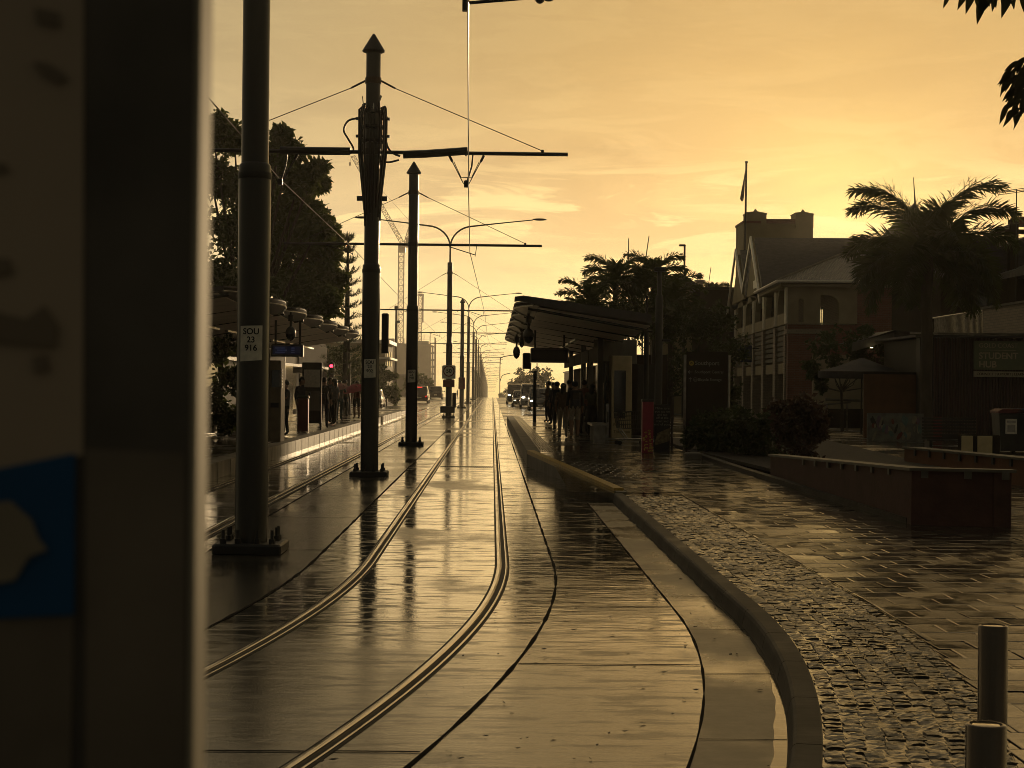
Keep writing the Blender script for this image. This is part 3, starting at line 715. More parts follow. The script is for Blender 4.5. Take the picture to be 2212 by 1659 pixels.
# platform furniture on the right
q = A(1136, 830, 66)
t = thing('signal_post', 'slim post with a rounded signal box back at the end of the right platform', 'signal', (A(1155, 860, 66).x, 66, .315))
b = MB(); b.tube([(0, 0, 0), (0, 0, 2.0)], .07, 8); b.build('post', m_dark, t)
a, c = A(1129, 762, 66), A(1146, 797, 66); b = MB(); b.bbox(((a.x + c.x) / 2 - t.location.x, 0, (a.z + c.z) / 2 - .315), (c.x - a.x, .14, a.z - c.z), .05); b.build('signal_case', m_dark, t)
a, c = A(1147, 784, 66), A(1160, 797, 66); b = MB(); b.tube(spl([(a.x - t.location.x, 0, a.z - .315), (a.x - t.location.x, 0, c.z - .4), (0, 0, c.z - .42), (c.x - t.location.x, 0, c.z - .4), (c.x - t.location.x, 0, a.z - .315)]), .02, 5); b.build('bracket', m_dark, t)

def at_base(px, py, z=.32): g = G(px, py, z); return g.x, g.y
# tan pick-up cabinet
x, y = at_base(1342, 945); Yc = y
t = thing('parcel_cabinet', 'tall tan pick-up cabinet with a dark screen at the end of the right shelter', 'cabinet', (x, y, .318))
w = (1363 - 1319) / 3600 * y; h = (945 - 768) / 3600 * y
b = MB(); b.bbox((0, .6, h / 2), (w, 1.2, h), .02); b.build('body', m_tan, t)
a = lambda px, py: (A(px, py, y).x - x, A(px, py, y).z - .318)
def rect(b, p, q, yy, th=.012): (x0, z0), (x1, z1) = a(*p), a(*q); b.box(((x0 + x1) / 2, yy, (z0 + z1) / 2), (abs(x1 - x0), th, abs(z0 - z1)))
b = MB(); rect(b, (1327, 800), (1351, 904), -.008); b.build('screen', m_glass, t)
m_tanink = mat('brown_ink', (.05, .03, .01), .6)
X_, Z_ = a(1337, 918); text('Pick up', .11, m_tanink, t, (X_ - .0, -.008, Z_)); X_, Z_ = a(1340, 925); 
X_, Z_ = a(1343, 934); text('Thank you', .11, m_tanink, t, (X_, -.008, Z_ + .02))
t = thing('wall_cabinet', 'polished metal cabinet whose left side mirrors the bright sky beside the tan cabinet', 'cabinet', (x - w / 2 - .13, y + .3, .318))
hh = (945 - 872) / 3600 * y
b = MB(); b.bbox((0, .6, hh / 2), (.19, 1.3, hh), .01); b.build('body', m_alu, t)
b = MB(); b.box((-.02, -.055, hh / 2), (.12, .012, hh * .86)); b.build('door', m_silver, t)
b = MB(); b.bbox((.05, -.07, hh * .6), (.03, .04, .3), .008); b.build('handle', m_dark, t)
b = MB(); b.bbox((0, .4, hh + .55), (.05, .05, 1.1), .01); b.bbox((-.02, .2, h * .80), (.2, .5, .62), .01); b.build('flag_sign', m_dark, t)
# shopping trolley
x, y = at_base(1362, 962, .3)
t = thing('shopping_trolley', 'wire shopping trolley parked in front of the tan cabinet', 'trolley', (x, y, .31), R_(8))
def trolley(t, sc=.92):
    b = MB(); X0, X1 = -.42, .44; r = .006
    def P(u, v, w): # u along, v across, w up -> tapered basket
        ww = .5 + .5 * w
        return ((X0 + (X1 - X0) * u) * (0.82 + .18 * w) * sc, (v - .5) * .5 * (.8 + .2 * w) * sc, (.45 + .42 * w + .06 * u * w) * sc)
    for w in [0, .25, .5, .75, 1]:
        b.tube([P(0, 0, w), P(1, 0, w), P(1, 1, w), P(0, 1, w), P(0, 0, w)], r * (1.6 if w == 1 else 1), 5)
    for k in range(15):
        u = k / 14
        for v in (0, 1): b.tube([P(u, v, 0), P(u, v, 1)], r, 4)
        b.tube([P(u, 0, 0), P(u, 1, 0)], r, 4)
    for k in range(7):
        for u in (0, 1): b.tube([P(u, k / 6, 0), P(u, k / 6, 1)], r, 4)
    b.build('basket', m_dark, t)
    b = MB()
    for v in (-.2, .2):
        b.tube([(.42 * sc, v * sc, .48 * sc), (.34 * sc, v * sc, .16 * sc), (-.36 * sc, v * sc, .16 * sc)], .014, 6); b.tube([(-.33 * sc, v * sc, .46 * sc), (-.1 * sc, v * sc, .16 * sc)], .014, 6)
    b.tube([(-.36 * sc, -.2 * sc, .16 * sc), (-.36 * sc, .2 * sc, .16 * sc)], .014, 6)
    b.build('chassis', m_steel, t)
    b = MB(); b.tube([(.46 * sc, -.25 * sc, .90 * sc), (.56 * sc, -.25 * sc, .96 * sc), (.56 * sc, .25 * sc, .96 * sc), (.46 * sc, .25 * sc, .90 * sc)], .016, 6); b.build('handle', m_red, t)
    for u in (-.34, .34):
        for v in (-.2, .2):
            b = MB(); b.tube([(u * sc, (v - .012) * sc, .055), (u * sc, (v + .012) * sc, .055)], .055, 12); b.build('wheel', m_rub, t)
            b = MB(); b.tube([(u * sc, v * sc, .06), (u * sc + .03, v * sc, .15 * sc)], .012, 5); b.build('castor_fork', m_steel, t)
trolley(t)
# pink totem and black tap-on board
x, y = at_base(1399, 979, .31)
m_pink = mat('magenta_paint', (.26, .018, .04), .4, var=.2)
t = thing('advertising_totem', 'narrow magenta advertising totem with a floral lower half on the wet paving', 'sign', (x, y, .312))
w, h = 24 / 3600 * y, 112 / 3600 * y
b = MB(); b.bbox((0, .12, h / 2), (w, .24, h), .01); b.build('body', m_pink, t)
b = MB(); b.bbox((0, .12, h + .02), (w + .02, .26, .06), .01); b.build('top_cap', m_dark, t)
b = MB()
for k in range(26): b.ell((rnd.uniform(-.4, .4) * w, -.006, rnd.uniform(.04, .45) * h), (rnd.uniform(.015, .04), .004, rnd.uniform(.01, .035)), 7, 4)
struct(b.build('floral_print', mat('floral_print', (.40, .22, .05), .5, var=.6, vs=30), t), 'stuff')
x, y = at_base(1430, 975, .31)
t = thing('notice_board', 'black notice board about tapping on, standing right of the magenta totem', 'sign', (x, y, .312), R_(-6))
w, h = 34 / 3600 * y, 102 / 3600 * y
b = MB(); b.bbox((0, .05, h / 2), (w, .06, h), .01); b.build('board', m_black, t)
b = MB(); b.prism([(-w * .3, .018, h * .38), (w * .46, .018, h * .50), (w * .46, .018, h * .22), (-w * .46, .018, h * .12), (-w * .46, .018, h * .2)], (0, -.004, 0)); b.build('picture', mat('poster_ochre', (.16, .12, .06), .5, var=.6, vs=14), t)
m_ink = mat('pale_ink', (.22, .21, .18), .6)
text('Make sure\nyou tap on\nand tap\noff at the\nstart and\nend of your', h * .072, m_ink, t, (0, .016, h * .74))
b = MB(); b.tube([(w * .62, .1, 0), (w * .62, .1, h * .72)], .03, 6); b.build('leg', m_dark, t)
# Southport direction sign
q = A(1481, 975, 38); y = 38
t = thing('direction_sign', 'dark brown station direction sign with white lettering beside the hedge', 'sign', (A(1525, 900, y).x, y, .32))
x = t.location.x; a = lambda px, py: (A(px, py, y).x - x, A(px, py, y).z - .32)
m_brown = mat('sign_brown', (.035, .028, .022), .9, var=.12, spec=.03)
(x0, z0), (x1, z1) = a(1483, 769), a(1570, 965)
b = MB(); b.bbox(((x0 + x1) / 2, 0, (z0 + .25) / 2 + .1), (x1 - x0, .10, z0 - .25), .01); b.build('panel', m_brown, t)
for xx in (x0 - .03, x1 + .03): b = MB(); b.tube([(xx, 0, 0), (xx, 0, z0 + .03)], .035, 8); b.build('post', m_silver, t)
m_goldd = mat('logo_gold', (.34, .24, .04), .5)
X_, Z_ = a(1493, 784.5)
b = MB(); b.add([(X_ + .058 * r * math.cos(2 * math.pi * k / 20), -.056, Z_ + .058 * r * math.sin(2 * math.pi * k / 20)) for r in (1, .45) for k in range(20)], [(k, (k + 1) % 20, 20 + (k + 1) % 20, 20 + k) for k in range(20)]); b.box((X_, -.056, Z_), (.02, .004, .02)); b.build('round_emblem', m_goldd, t)
X_, Z_ = a(1500.5, 784.5); text('Southport', .135, m_ink, t, (X_, -.052, Z_), align='LEFT', bold=.002)
X_, Z_ = a(1500, 803.5); text('Southport Central', .088, m_ink, t, (X_, -.052, Z_), align='LEFT', bold=.001)
X_, Z_ = a(1507, 820); text('Bicycle Storage', .088, m_ink, t, (X_, -.052, Z_), align='LEFT', bold=.001)
b = MB(); X_, Z_ = a(1490.5, 803.5); b.box((X_, -.053, Z_), (.10, .004, .012)); b.prism([(X_ - .055, -.051, Z_), (X_ - .01, -.051, Z_ + .045), (X_ - .012, -.051, Z_ + .018), (X_ - .03, -.051, Z_), (X_ - .012, -.051, Z_ - .018), (X_ - .01, -.051, Z_ - .045)], (0, -.004, 0)); b.build('left_arrow', m_ink, t)
b = MB(); X_, Z_ = a(1490.5, 820); b.box((X_, -.053, Z_), (.012, .004, .10)); b.prism([(X_, -.051, Z_ + .055), (X_ - .045, -.051, Z_ + .01), (X_ - .018, -.051, Z_ + .012), (X_, -.051, Z_ + .03), (X_ + .018, -.051, Z_ + .012), (X_ + .045, -.051, Z_ + .01)], (0, -.004, 0)); b.build('up_arrow', m_ink, t)
b = MB(); X_, Z_ = a(1501.5, 820); b.tube([(X_ + .045 * math.cos(2 * math.pi * k / 16), -.053, Z_ + .045 * math.sin(2 * math.pi * k / 16)) for k in range(17)], .004, 4, caps=False)
for s in (-1, 1): b.tube([(X_ + s * .018 + .013 * math.cos(2 * math.pi * k / 10), -.054, Z_ - .01 + .013 * math.sin(2 * math.pi * k / 10)) for k in range(11)], .003, 4, caps=False)
b.tube([(X_ - .018, -.054, Z_ - .01), (X_ - .008, -.054, Z_ + .014), (X_ + .012, -.054, Z_ + .014), (X_ + .018, -.054, Z_ - .01)], .003, 4); b.build('bicycle_symbol', m_ink, t)
# grey utility pole at the shelter end, and a white mushroom vent post
x, y = at_base(1421, 972, .32)
t = thing('utility_pole', 'thick dark pole with side brackets at the near end of the right shelter', 'pole', (x, y, .318))
z_ = lambda py: A(1421, py, y).z - .318
b = MB(); b.lathe([(.085, 0), (.085, z_(640)), (.055, z_(636)), (.05, z_(582))], n=14); b.build('shaft', m_dark, t, True)
b = MB(); b.bbox((-.13, 0, z_(760)), (.07, .1, z_(733) - z_(786)), .02); b.bbox((.16, 0, z_(735)), (.2, .14, .06), .02); b.build('side_bracket', m_dark, t)
b = MB(); b.bbox((.0, 0, z_(582)), (.26, .16, .1), .03); b.build('lamp_head', m_dark, t)
x, y = at_base(1394, 965, .32)
t = thing('vent_post', 'slim post with a pale conical cap in front of the right shelter end', 'post', (x, y, .318))
z_ = lambda py: A(1394, py, y).z - .318
b = MB(); b.tube([(0, 0, 0), (0, 0, z_(706))], .06, 10); b.tube([(.0, 0, z_(690)), (.0, 0, z_(640))], .03, 8); b.build('shaft', m_dark, t, True)
b = MB(); b.lathe([(.12, z_(701)), (.12, z_(698)), (.04, z_(684)), (.03, z_(678))], n=14); b.build('cone_cap', m_panel, t, True)
# end wall of the right shelter
t = thing('service_hut', 'dark service hut with a pale metal frieze at the end of the right shelter', 'hut', (3.9, 49.2, .318))
a_, c_ = A(1283, 733, 49.2), A(1376, 786, 49.2)
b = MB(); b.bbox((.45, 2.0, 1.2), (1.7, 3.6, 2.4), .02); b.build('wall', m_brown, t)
b = MB(); b.bbox(((a_.x + c_.x) / 2 - 3.9, .12, (a_.z + c_.z) / 2 - .318), (c_.x - a_.x, .05, a_.z - c_.z), .01); b.build('frieze', m_panel, t)
b = MB(); b.bbox((.75, .17, 1.1), (.7, .05, 2.0), .01); b.build('door', m_dark, t)
# ticket machine on the left platform
q = A(594, 905, 40)
t = thing('ticket_machine', 'pale ticket machine with a louvred side on the left platform', 'ticket machine', (A(593, 905, 41).x, 41, .315))
b = MB(); b.bbox((0, .4, 1.0), (.30, .8, 2.0), .02); b.build('body', mat('machine_cream', (.20, .16, .11), .85, var=.2, vs=5, spec=.05), t)
b = MB(); b.bbox((.02, -.012, 1.55), (.2, .02, .42), .005); b.build('screen', m_glass, t)
b = MB()
for k in range(7): b.box((.17, .05, 1.35 + .07 * k), (.03, .1, .03))
b.build('louvre', m_silver, t)
b = MB(); b.bbox((0, -.012, .9), (.2, .02, .12), .004); b.build('ticket_slot', m_dark, t)
# poster case and litter bin on the left platform
t = thing('poster_case', 'framed pale poster case on the left platform behind the ticket machine', 'poster', (A(673, 870, 52).x, 52, .315))
b = MB(); b.bbox((0, .06, 1.15), (.62, .1, 1.9), .02); b.build('frame', m_dark, t)
b = MB(); b.bbox((0, .0, 1.6), (.5, .02, .55), .005); b.build('upper_poster', m_white, t); b = MB(); b.bbox((0, 0, .9), (.5, .02, .6), .005); b.build('lower_poster', m_panel, t)
for xx in (-.29, .29): b = MB(); b.box((xx, .06, .1), (.06, .06, .2)); b.build('leg', m_dark, t)
t = thing('red_bin', 'dull red rubbish bin standing among people on the left platform', 'bin', (A(655, 890, 50).x, 50, .315))
b = MB(); b.bbox((0, 0, .5), (.32, .32, 1.0), .03); b.build('body', mat('bin_red', (.10, .014, .016), .5), t); b = MB(); b.bbox((0, 0, 1.04), (.36, .36, .07), .03); b.build('lid', m_dark, t)

# ================================================================== people
m_skin = mat('skin', (.28, .16, .10), .55, var=.1); m_hair = mat('hair_dark', (.012, .009, .007), .5)
CL = {k: mat('cloth_' + k, c, .85, var=.25, vs=18, bump=.004, bs=40) for k, c in dict(black=(.015, .015, .016), navy=(.018, .022, .035), cream=(.30, .24, .17), brown=(.09, .055, .035), grey=(.09, .085, .08), rust=(.13, .045, .03), olive=(.05, .05, .03), pink=(.26, .12, .11), teal=(.03, .07, .08)).items()}
def person(label, px, py, Y, zf, ht, face, top, low, pose=0, hair=0, legs='trousers', bag=None, hold=None):
    """one skinned body: skeleton vertices with radii, clothes as material bands of the same surface"""
    q = A(px, py, Y); s = ht / 1.72
    t = thing('person', label, 'person', (q.x, Y, zf), face, group=None)
    V = []; E = []; Rr = []
    def v(x, y, z, r, p=None):
        V.append((x * s, y * s, z * s)); Rr.append(r * s * 1.12)
        if p is not None: E.append((p, len(V) - 1))
        return len(V) - 1
    sp = .10 if pose != 2 else .17                    # pose 2: mid-stride
    pel = v(0, 0, .95, .145); wa = v(0, .0, 1.10, .13, pel); ch = v(0, .01, 1.32, .155, wa); nk = v(0, .0, 1.47, .062, ch); hb = v(0, -.012, 1.53, .07, nk); hd = v(0, -.02, 1.60, .098, hb); ht_ = v(0, -.0, 1.67, .088, hd); v(0, .0, 1.715, .05, ht_)
    nose = v(0, -.115, 1.59, .016, hd); v(-.075, .0, 1.6, .018, hd); v(.075, 0, 1.6, .018, hd)
    for k in (-1, 1):
        st = (.17 * k if pose == 2 else 0.02 * k)
        hp = v(.095 * k, 0, .90, .098, pel); kn = v(.10 * k, -.03 + st * .7, .50, .064, hp); an = v(.10 * k, .02 + st * 1.3, .09, .042, kn); v(.11 * k, -.12 + st * 1.3, .035, .035, an)
        sh = v(.185 * k, .01, 1.40, .058, ch)
        if pose == 1 and k == 1: el = v(.25 * k, -.10, 1.17, .045, sh); wr = v(.12 * k, -.30, 1.22, .03, el)
        elif pose == 3 and k == 1: el = v(.26 * k, -.12, 1.22, .045, sh); wr = v(.16 * k, -.24, 1.42, .03, el)
        else: el = v(.235 * k, .03, 1.13, .044, sh); wr = v(.24 * k, -.05, .89, .030, el)
        wv = Vector(V[wr]) / s; ev = Vector(V[el]) / s; d = (wv - ev).normalized(); pa = wv + d * .05
        pm = v(*pa, .030, wr); side = Vector((0, 1, 0)) if abs(d.y) < .8 else Vector((1, 0, 0))
        for i, ln in enumerate((.06, .072, .066, .052)):
            a = pa + side * (.017 * (i - 1.5)) + d * .03; f1 = v(*a, .011, pm); f2 = v(*(a + d * ln * .6 + Vector((-.008 * k, 0, 0))), .009, f1); v(*(a + d * ln + Vector((-.022 * k, 0, 0))), .007, f2)
        a = wv + d * .02 - side * .035; f1 = v(*a, .012, pm); v(*(a + d * .04 - side * .008), .009, f1)
    me = bpy.data.meshes.new('body'); me.from_pydata(V, E, []); o = bpy.data.objects.new('body_src', me); COL.objects.link(o)
    sk = o.modifiers.new('Skin', 'SKIN'); sk.use_smooth_shade = True; ss = o.modifiers.new('Sub', 'SUBSURF'); ss.levels = 1; ss.render_levels = 1
    sd = me.skin_vertices[0].data
    for i, r in enumerate(Rr): sd[i].radius = (r, r * (.78 if i in (1, 2, 0) else 1)); sd[i].use_root = (i == 0)
    dg = bpy.context.evaluated_depsgraph_get(); dg.update()
    m2 = bpy.data.meshes.new_from_object(o.evaluated_get(dg)); bpy.data.objects.remove(o); bpy.data.meshes.remove(me)
    m2.name = 'body'; m2.materials.clear()
    for mm in (m_skin, CL[top], CL[low], m_rub): m2.materials.append(mm)
    for p in m2.polygons:
        c = p.center / s; z = c.z; ax = abs(c.x)
        arm = ax > .17 and z > .7
        if z > 1.47: i = 0
        elif arm: i = 1 if z > 1.22 or (z > 1.0 and top in ('black', 'navy')) else 0
        elif z > .93: i = 1
        elif z < .075: i = 3
        elif legs == 'shorts' and z < .55: i = 0
        else: i = 2
        p.material_index = i; p.use_smooth = True
    ob = bpy.data.objects.new('body', m2); COL.objects.link(ob); ob.parent = t
    b = MB(); b.ell((0, .012 * s, 1.655 * s), (.1 * s, .115 * s, .10 * s), 12, 8)
    if hair == 1: b.ell((0, .06 * s, 1.52 * s), (.095 * s, .06 * s, .16 * s), 10, 7)
    if hair == 2: b.ell((0, .08 * s, 1.73 * s), (.05 * s, .05 * s, .05 * s), 8, 6)
    b.build('hair' if hair != 3 else 'cap', m_hair if hair != 3 else CL['navy'], t, True)
    if legs == 'skirt':
        b = MB(); b.lathe([(.15 * s, 1.02 * s), (.19 * s, .85 * s), (.26 * s, .45 * s)], n=16); b.build('skirt', CL[low], t, True)
    if bag == 'back':
        g = thing('backpack', 'dark backpack worn by the ' + ' '.join(label.split()[:9]), 'backpack', t.location, face); b = MB(); b.bbox((0, .2 * s, 1.22 * s), (.3 * s, .16 * s, .44 * s), .05); b.build('pack', CL['black'], g); b = MB(); b.bbox((0, .29 * s, 1.1 * s), (.22 * s, .05 * s, .2 * s), .02); b.build('pocket', CL['navy'], g)
    if bag == 'hand':
        g = thing('handbag', 'dark bag carried by the ' + ' '.join(label.split()[:10]), 'bag', t.location, face); b = MB(); b.bbox((.27 * s, -.06, .68 * s), (.12, .32, .26), .04); b.build('bag_body', CL['black'], g); b = MB(); b.tube([(.27 * s, -.16, .8 * s), (.27 * s, -.06, .9 * s), (.27 * s, .04, .8 * s)], .012, 5); b.build('strap', CL['black'], g)
    return t
Pz = .318
pp = lambda px, Y: (px, 850, Y)
person('man in dark clothes at the platform edge facing the tracks, leftmost of the right-hand crowd', 1184, 850, 66, Pz, 1.60, R_(-70), 'brown', 'black', 1)
person('person in black standing just behind the leftmost waiting man', 1196, 850, 62, Pz, 1.55, R_(-40), 'black', 'black', 0)
person('person in a navy jacket looking down the platform left of the woman in pale trousers', 1203, 850, 54, Pz, 1.56, R_(200), 'navy', 'grey', 0)
person('woman with a tan top and pale trousers seen from behind in the crowd', 1217, 850, 46.5, Pz, 1.50, R_(170), 'brown', 'cream', 0, 1)
person('man in a cap and dark shirt with cream shorts, backpack on', 1242, 850, 46, Pz, 1.56, R_(185), 'black', 'cream', 0, 3, 'shorts', 'back')
person('person in rust shirt in the shade right of the capped man', 1262, 850, 50, Pz, 1.62, R_(150), 'rust', 'navy', 1)
person('woman in an olive top with a pale bag under the metal frieze', 1279, 850, 48.6, Pz, 1.5, R_(160), 'olive', 'black', 3, 1, 'skirt')
person('tall person in black beside the shelter posts deep in the crowd', 1231, 850, 58, Pz, 1.64, R_(90), 'black', 'navy', 0)
person('person in grey seated-side shade at the back of the right shelter', 1250, 850, 62, Pz, 1.58, R_(-100), 'grey', 'black', 1, 1)
person('woman under the pale pink umbrella on the left platform', 733, 850, 66, Pz, 1.56, R_(20), 'grey', 'teal', 3, 1, 'trousers', 'hand')
person('person in black with a bulky coat on the left platform next to the pink umbrella', 713, 850, 62, Pz, 1.66, R_(60), 'black', 'black', 0)
person('person carrying the red umbrella at the edge of the left platform', 771, 850, 69, Pz, 1.55, R_(-20), 'rust', 'black', 3, 0, 'shorts')
person('person in pale shirt bending over the ticket machine on the left platform', 617, 850, 46, Pz, 1.5, R_(-60), 'grey', 'black', 1)
person('person in black leaning at the back of the left shelter', 690, 850, 58, Pz, 1.6, R_(80), 'black', 'navy', 1)
person('person in black facing away near the poster case, left platform', 700, 850, 54, Pz, 1.62, R_(175), 'black', 'navy', 0, 0, 'trousers', 'back')
person('person in a dark coat left of the poster case, at the back', 652, 850, 52, Pz, 1.6, R_(40), 'navy', 'black', 1)
person('person in grey close behind the bulky-coated figure on the left platform', 722, 850, 59, Pz, 1.6, R_(-120), 'grey', 'black', 0, 1)
person('person in brown standing under the far end of the left shelter roof', 745, 850, 74, Pz, 1.6, R_(150), 'brown', 'black', 0)
def umbrella(px, py, Y, col, label, r=.5):
    q = A(px, py, Y); t = thing('umbrella', label, 'umbrella', (q.x, Y, q.z), group='open rain umbrellas')
    t.rotation_euler = (R_(12), R_(-14), 0)
    b = MB(); n = 8; vs = [(0, 0, .16)]; fs = []
    for j in range(1, 5):
        f = j / 4
        for k in range(16):
            a = 2 * math.pi * k / 16; sc = 1 - (.06 if k % 2 else 0) * f; vs.append((r * f * sc * math.cos(a), r * f * sc * math.sin(a), .16 - .24 * f * f))
    for k in range(16): fs.append((0, 1 + k, 1 + (k + 1) % 16))
    for j in range(3):
        for k in range(16): o = 1 + 16 * j; fs.append((o + k, o + 16 + k, o + 16 + (k + 1) % 16, o + (k + 1) % 16))
    b.add(vs, fs); b.build('canopy', mat('brolly_' + label.split()[1], col, .6), t, True)
    b = MB(); b.tube([(0, 0, .2), (0, 0, -.55)], .012, 6); b.build('shaft', m_steel, t)
umbrella(727, 836, 66, (.36, .17, .14), 'pale pink umbrella held up on the left platform', .47)
umbrella(766, 838, 69, (.28, .012, .022), 'deep red umbrella held up beside the second tram pole', .55)

# ================================================================== vegetation
def leafmat(name, col):
    M = mat(name, col, .5, var=.45, vs=1.2)
    nt = M.node_tree; p = nt.nodes['Principled BSDF']; p.inputs['Specular IOR Level'].default_value = .3
    tr = nt.nodes.new('ShaderNodeBsdfTranslucent'); tr.inputs[0].default_value = (col[0] * 2.2, col[1] * 2.0, col[2] * .9, 1)
    mx = nt.nodes.new('ShaderNodeMixShader'); mx.inputs[0].default_value = .30
    nt.links.new(p.outputs[0], mx.inputs[1]); nt.links.new(tr.outputs[0], mx.inputs[2]); nt.links.new(mx.outputs[0], nt.nodes['Material Output'].inputs[0])
    return M
m_leaf = leafmat('leaf_green', (.045, .062, .022)); m_leaf2 = leafmat('leaf_dark', (.032, .045, .018)); m_leaf3 = leafmat('leaf_purple', (.05, .028, .026)); m_palm = leafmat('palm_green', (.04, .055, .02))
m_bark = mat('bark', (.06, .048, .036), .85, var=.35, vs=5, bump=.02, bs=12, stretch=(1, 1, .3))
def leaves(b, c, r, n, size, R, flat=1.0, lean=.6):
    """a clump: leaf-shaped quads scattered through a lumpy ball"""
    for _ in range(n):
        while True:
            p = Vector((R.uniform(-1, 1), R.uniform(-1, 1), R.uniform(-1, 1)))
            if .15 < p.length < 1: break
        p = Vector((p.x * r, p.y * r, p.z * r * flat)) + Vector(c)
        d = Vector((R.gauss(0, 1), R.gauss(0, 1), R.gauss(-lean * .5, .8))).normalized(); u = d.cross(Vector((R.gauss(0, 1), R.gauss(0, 1), R.gauss(0, 1)))).normalized()
        L_ = size * R.uniform(.6, 1.3); w = L_ * .26; n_ = d.cross(u) * L_ * .08
        o = len(b.v); b.v += [tuple(p), tuple(p + d * L_ * .5 + u * w + n_), tuple(p + d * L_), tuple(p + d * L_ * .5 - u * w + n_)]; b.f.append((o, o + 1, o + 2, o + 3)); b.mi.append(0)
def tree(name, label, loc, clumps, leaf, m, trunk_h, trunk_r, n=140, seed=1, cat='tree', flat=.85, group=None, lean=.6):
    R = random.Random(seed); t = thing(name, label, cat, loc, group=group)
    b = MB(); wob = R.uniform(-.3, .3)
    b.tube([(0, 0, -.1), (.1 * wob, 0, trunk_h * .5), (.25 * wob, .1, trunk_h)], [trunk_r * 1.25, trunk_r, trunk_r * .8], 8)
    for c, r in clumps:
        c = Vector(c); mid = Vector((c.x * .45, c.y * .45, max(trunk_h * .9, c.z * .62)))
        b.tube([(.25 * wob, .1, trunk_h * .85), tuple(mid), tuple(c)], [trunk_r * .55, trunk_r * .3, trunk_r * .1], 5)
    b.build('trunk', m_bark, t, True)
    b = MB()
    for c, r in clumps:
        k = max(4, int(n / 22))
        for _ in range(k):
            d = Vector((R.gauss(0, 1), R.gauss(0, 1), R.gauss(0, .8))).normalized() * r * R.uniform(.25, .95)
            leaves(b, Vector(c) + d, r * R.uniform(.28, .5), 22, leaf, R, flat, lean)
    b.build('crown', m, t)
    return t
def cl_px(P, Y, loc, dy=2.0, seed=3):            # clump list from picture outline circles (px, py, radius px) at depth Y
    R = random.Random(seed); out = []
    for px, py, r in P:
        q = A(px, py, Y); out.append(((q.x - loc[0], R.uniform(-dy, dy), q.z - loc[2]), r / 3600 * Y))
    return out
# the big left tree
loc = (-8.6, 58, .0)
P = [(470, 290, 42), (505, 300, 40), (460, 380, 50), (520, 400, 60), (600, 330, 34), (640, 345, 26), (625, 310, 16), (575, 370, 45), (655, 400, 34), (690, 372, 20), (672, 380, 22), (640, 440, 42), (590, 450, 60), (500, 480, 70), (680, 470, 34), (700, 500, 34), (640, 520, 56), (698, 545, 28), (560, 550, 70), (680, 570, 40), (718, 600, 26), (716, 655, 30), (705, 515, 24), (640, 610, 60), (470, 600, 70), (560, 640, 60), (700, 630, 36), (680, 660, 40), (600, 690, 50), (450, 680, 60)]
tree('shade_tree', 'large leafy tree rising dark above the left platform shelter', loc, cl_px(P, 58, loc, 2.2), .27, m_leaf, 4.2, .24, n=1250, seed=4)
# a conifer with tiered branches right of it
t = thing('conifer', 'thin tiered pine peeking out between the big leafy tree and the second pole', 'tree', (A(750, 700, 80).x, 80, 0))
R = random.Random(8); ztop = A(748, 512, 80).z; b = MB(); b.tube([(0, 0, 0), (0, 0, ztop)], [.25, .04], 7); b.build('trunk', m_bark, t, True)
b = MB()
for k in range(13):
    z = 2.2 + (ztop - 2.4) * k / 12; ln = 1.25 * (1 - k / 13.5) + .12
    for j in range(9):
        a = j * .7 + k * .9
        for i in range(16):
            f = .2 + .8 * i / 15; c = Vector((ln * f * math.cos(a), ln * f * math.sin(a), z + .28 * f * f + R.uniform(-.05, .05)))
            for q in range(3): d = Vector((math.cos(a) + R.gauss(0, .7), math.sin(a) + R.gauss(0, .7), R.uniform(.1, 1.1))).normalized(); u = d.cross(Vector((0, 0, 1))).normalized() * .022; b.quad(c - u, c + u, c + d * .26)
b.build('crown', m_leaf2, t)
def bush(label, loc, P, Y, leaf, m, seed, n=260, th=.8, cat='bush', name='shrub', dy=.8): return tree(name, label, loc, cl_px(P, Y, loc, dy, seed), leaf, m, th, .05, n=n, seed=seed, cat=cat)
# street trees on the left beyond the platform
loc = (A(835, 850, 140).x, 140, 0); bush('round street tree just right of the second pole, beyond the left platform', loc, [(826, 800, 16), (842, 812, 18), (834, 830, 22), (848, 845, 16), (822, 850, 22), (852, 862, 12)], 140, .3, m_leaf, 21, 300, 1.6, 'tree', 'street_tree')
loc = (A(905, 850, 250).x, 250, zp(250)); bush('hazy street tree in front of the building site, behind the third pole', loc, [(893, 815, 18), (910, 820, 20), (922, 832, 14), (880, 832, 14), (905, 840, 18)], 250, .55, m_leaf, 22, 300, 2.0, 'tree', 'street_tree', 2)
loc = (A(740, 840, 110).x, 110, 0); bush('dark tree behind the crowd at the far end of the left platform', loc, [(700, 780, 30), (730, 770, 34), (765, 790, 30), (690, 820, 26), (745, 830, 34), (775, 835, 22)], 110, .3, m_leaf2, 23, 420, 2.0, 'tree', 'street_tree', 1.5)
loc = (-15.5, 44, 0); bush('dense dark bushes filling the gap behind the left shelter, left of the nearest pole', loc, [(470, 760, 40), (500, 820, 40), (460, 860, 40), (440, 900, 40), (500, 900, 34)], 44, .2, m_leaf2, 24, 420, 1.0)
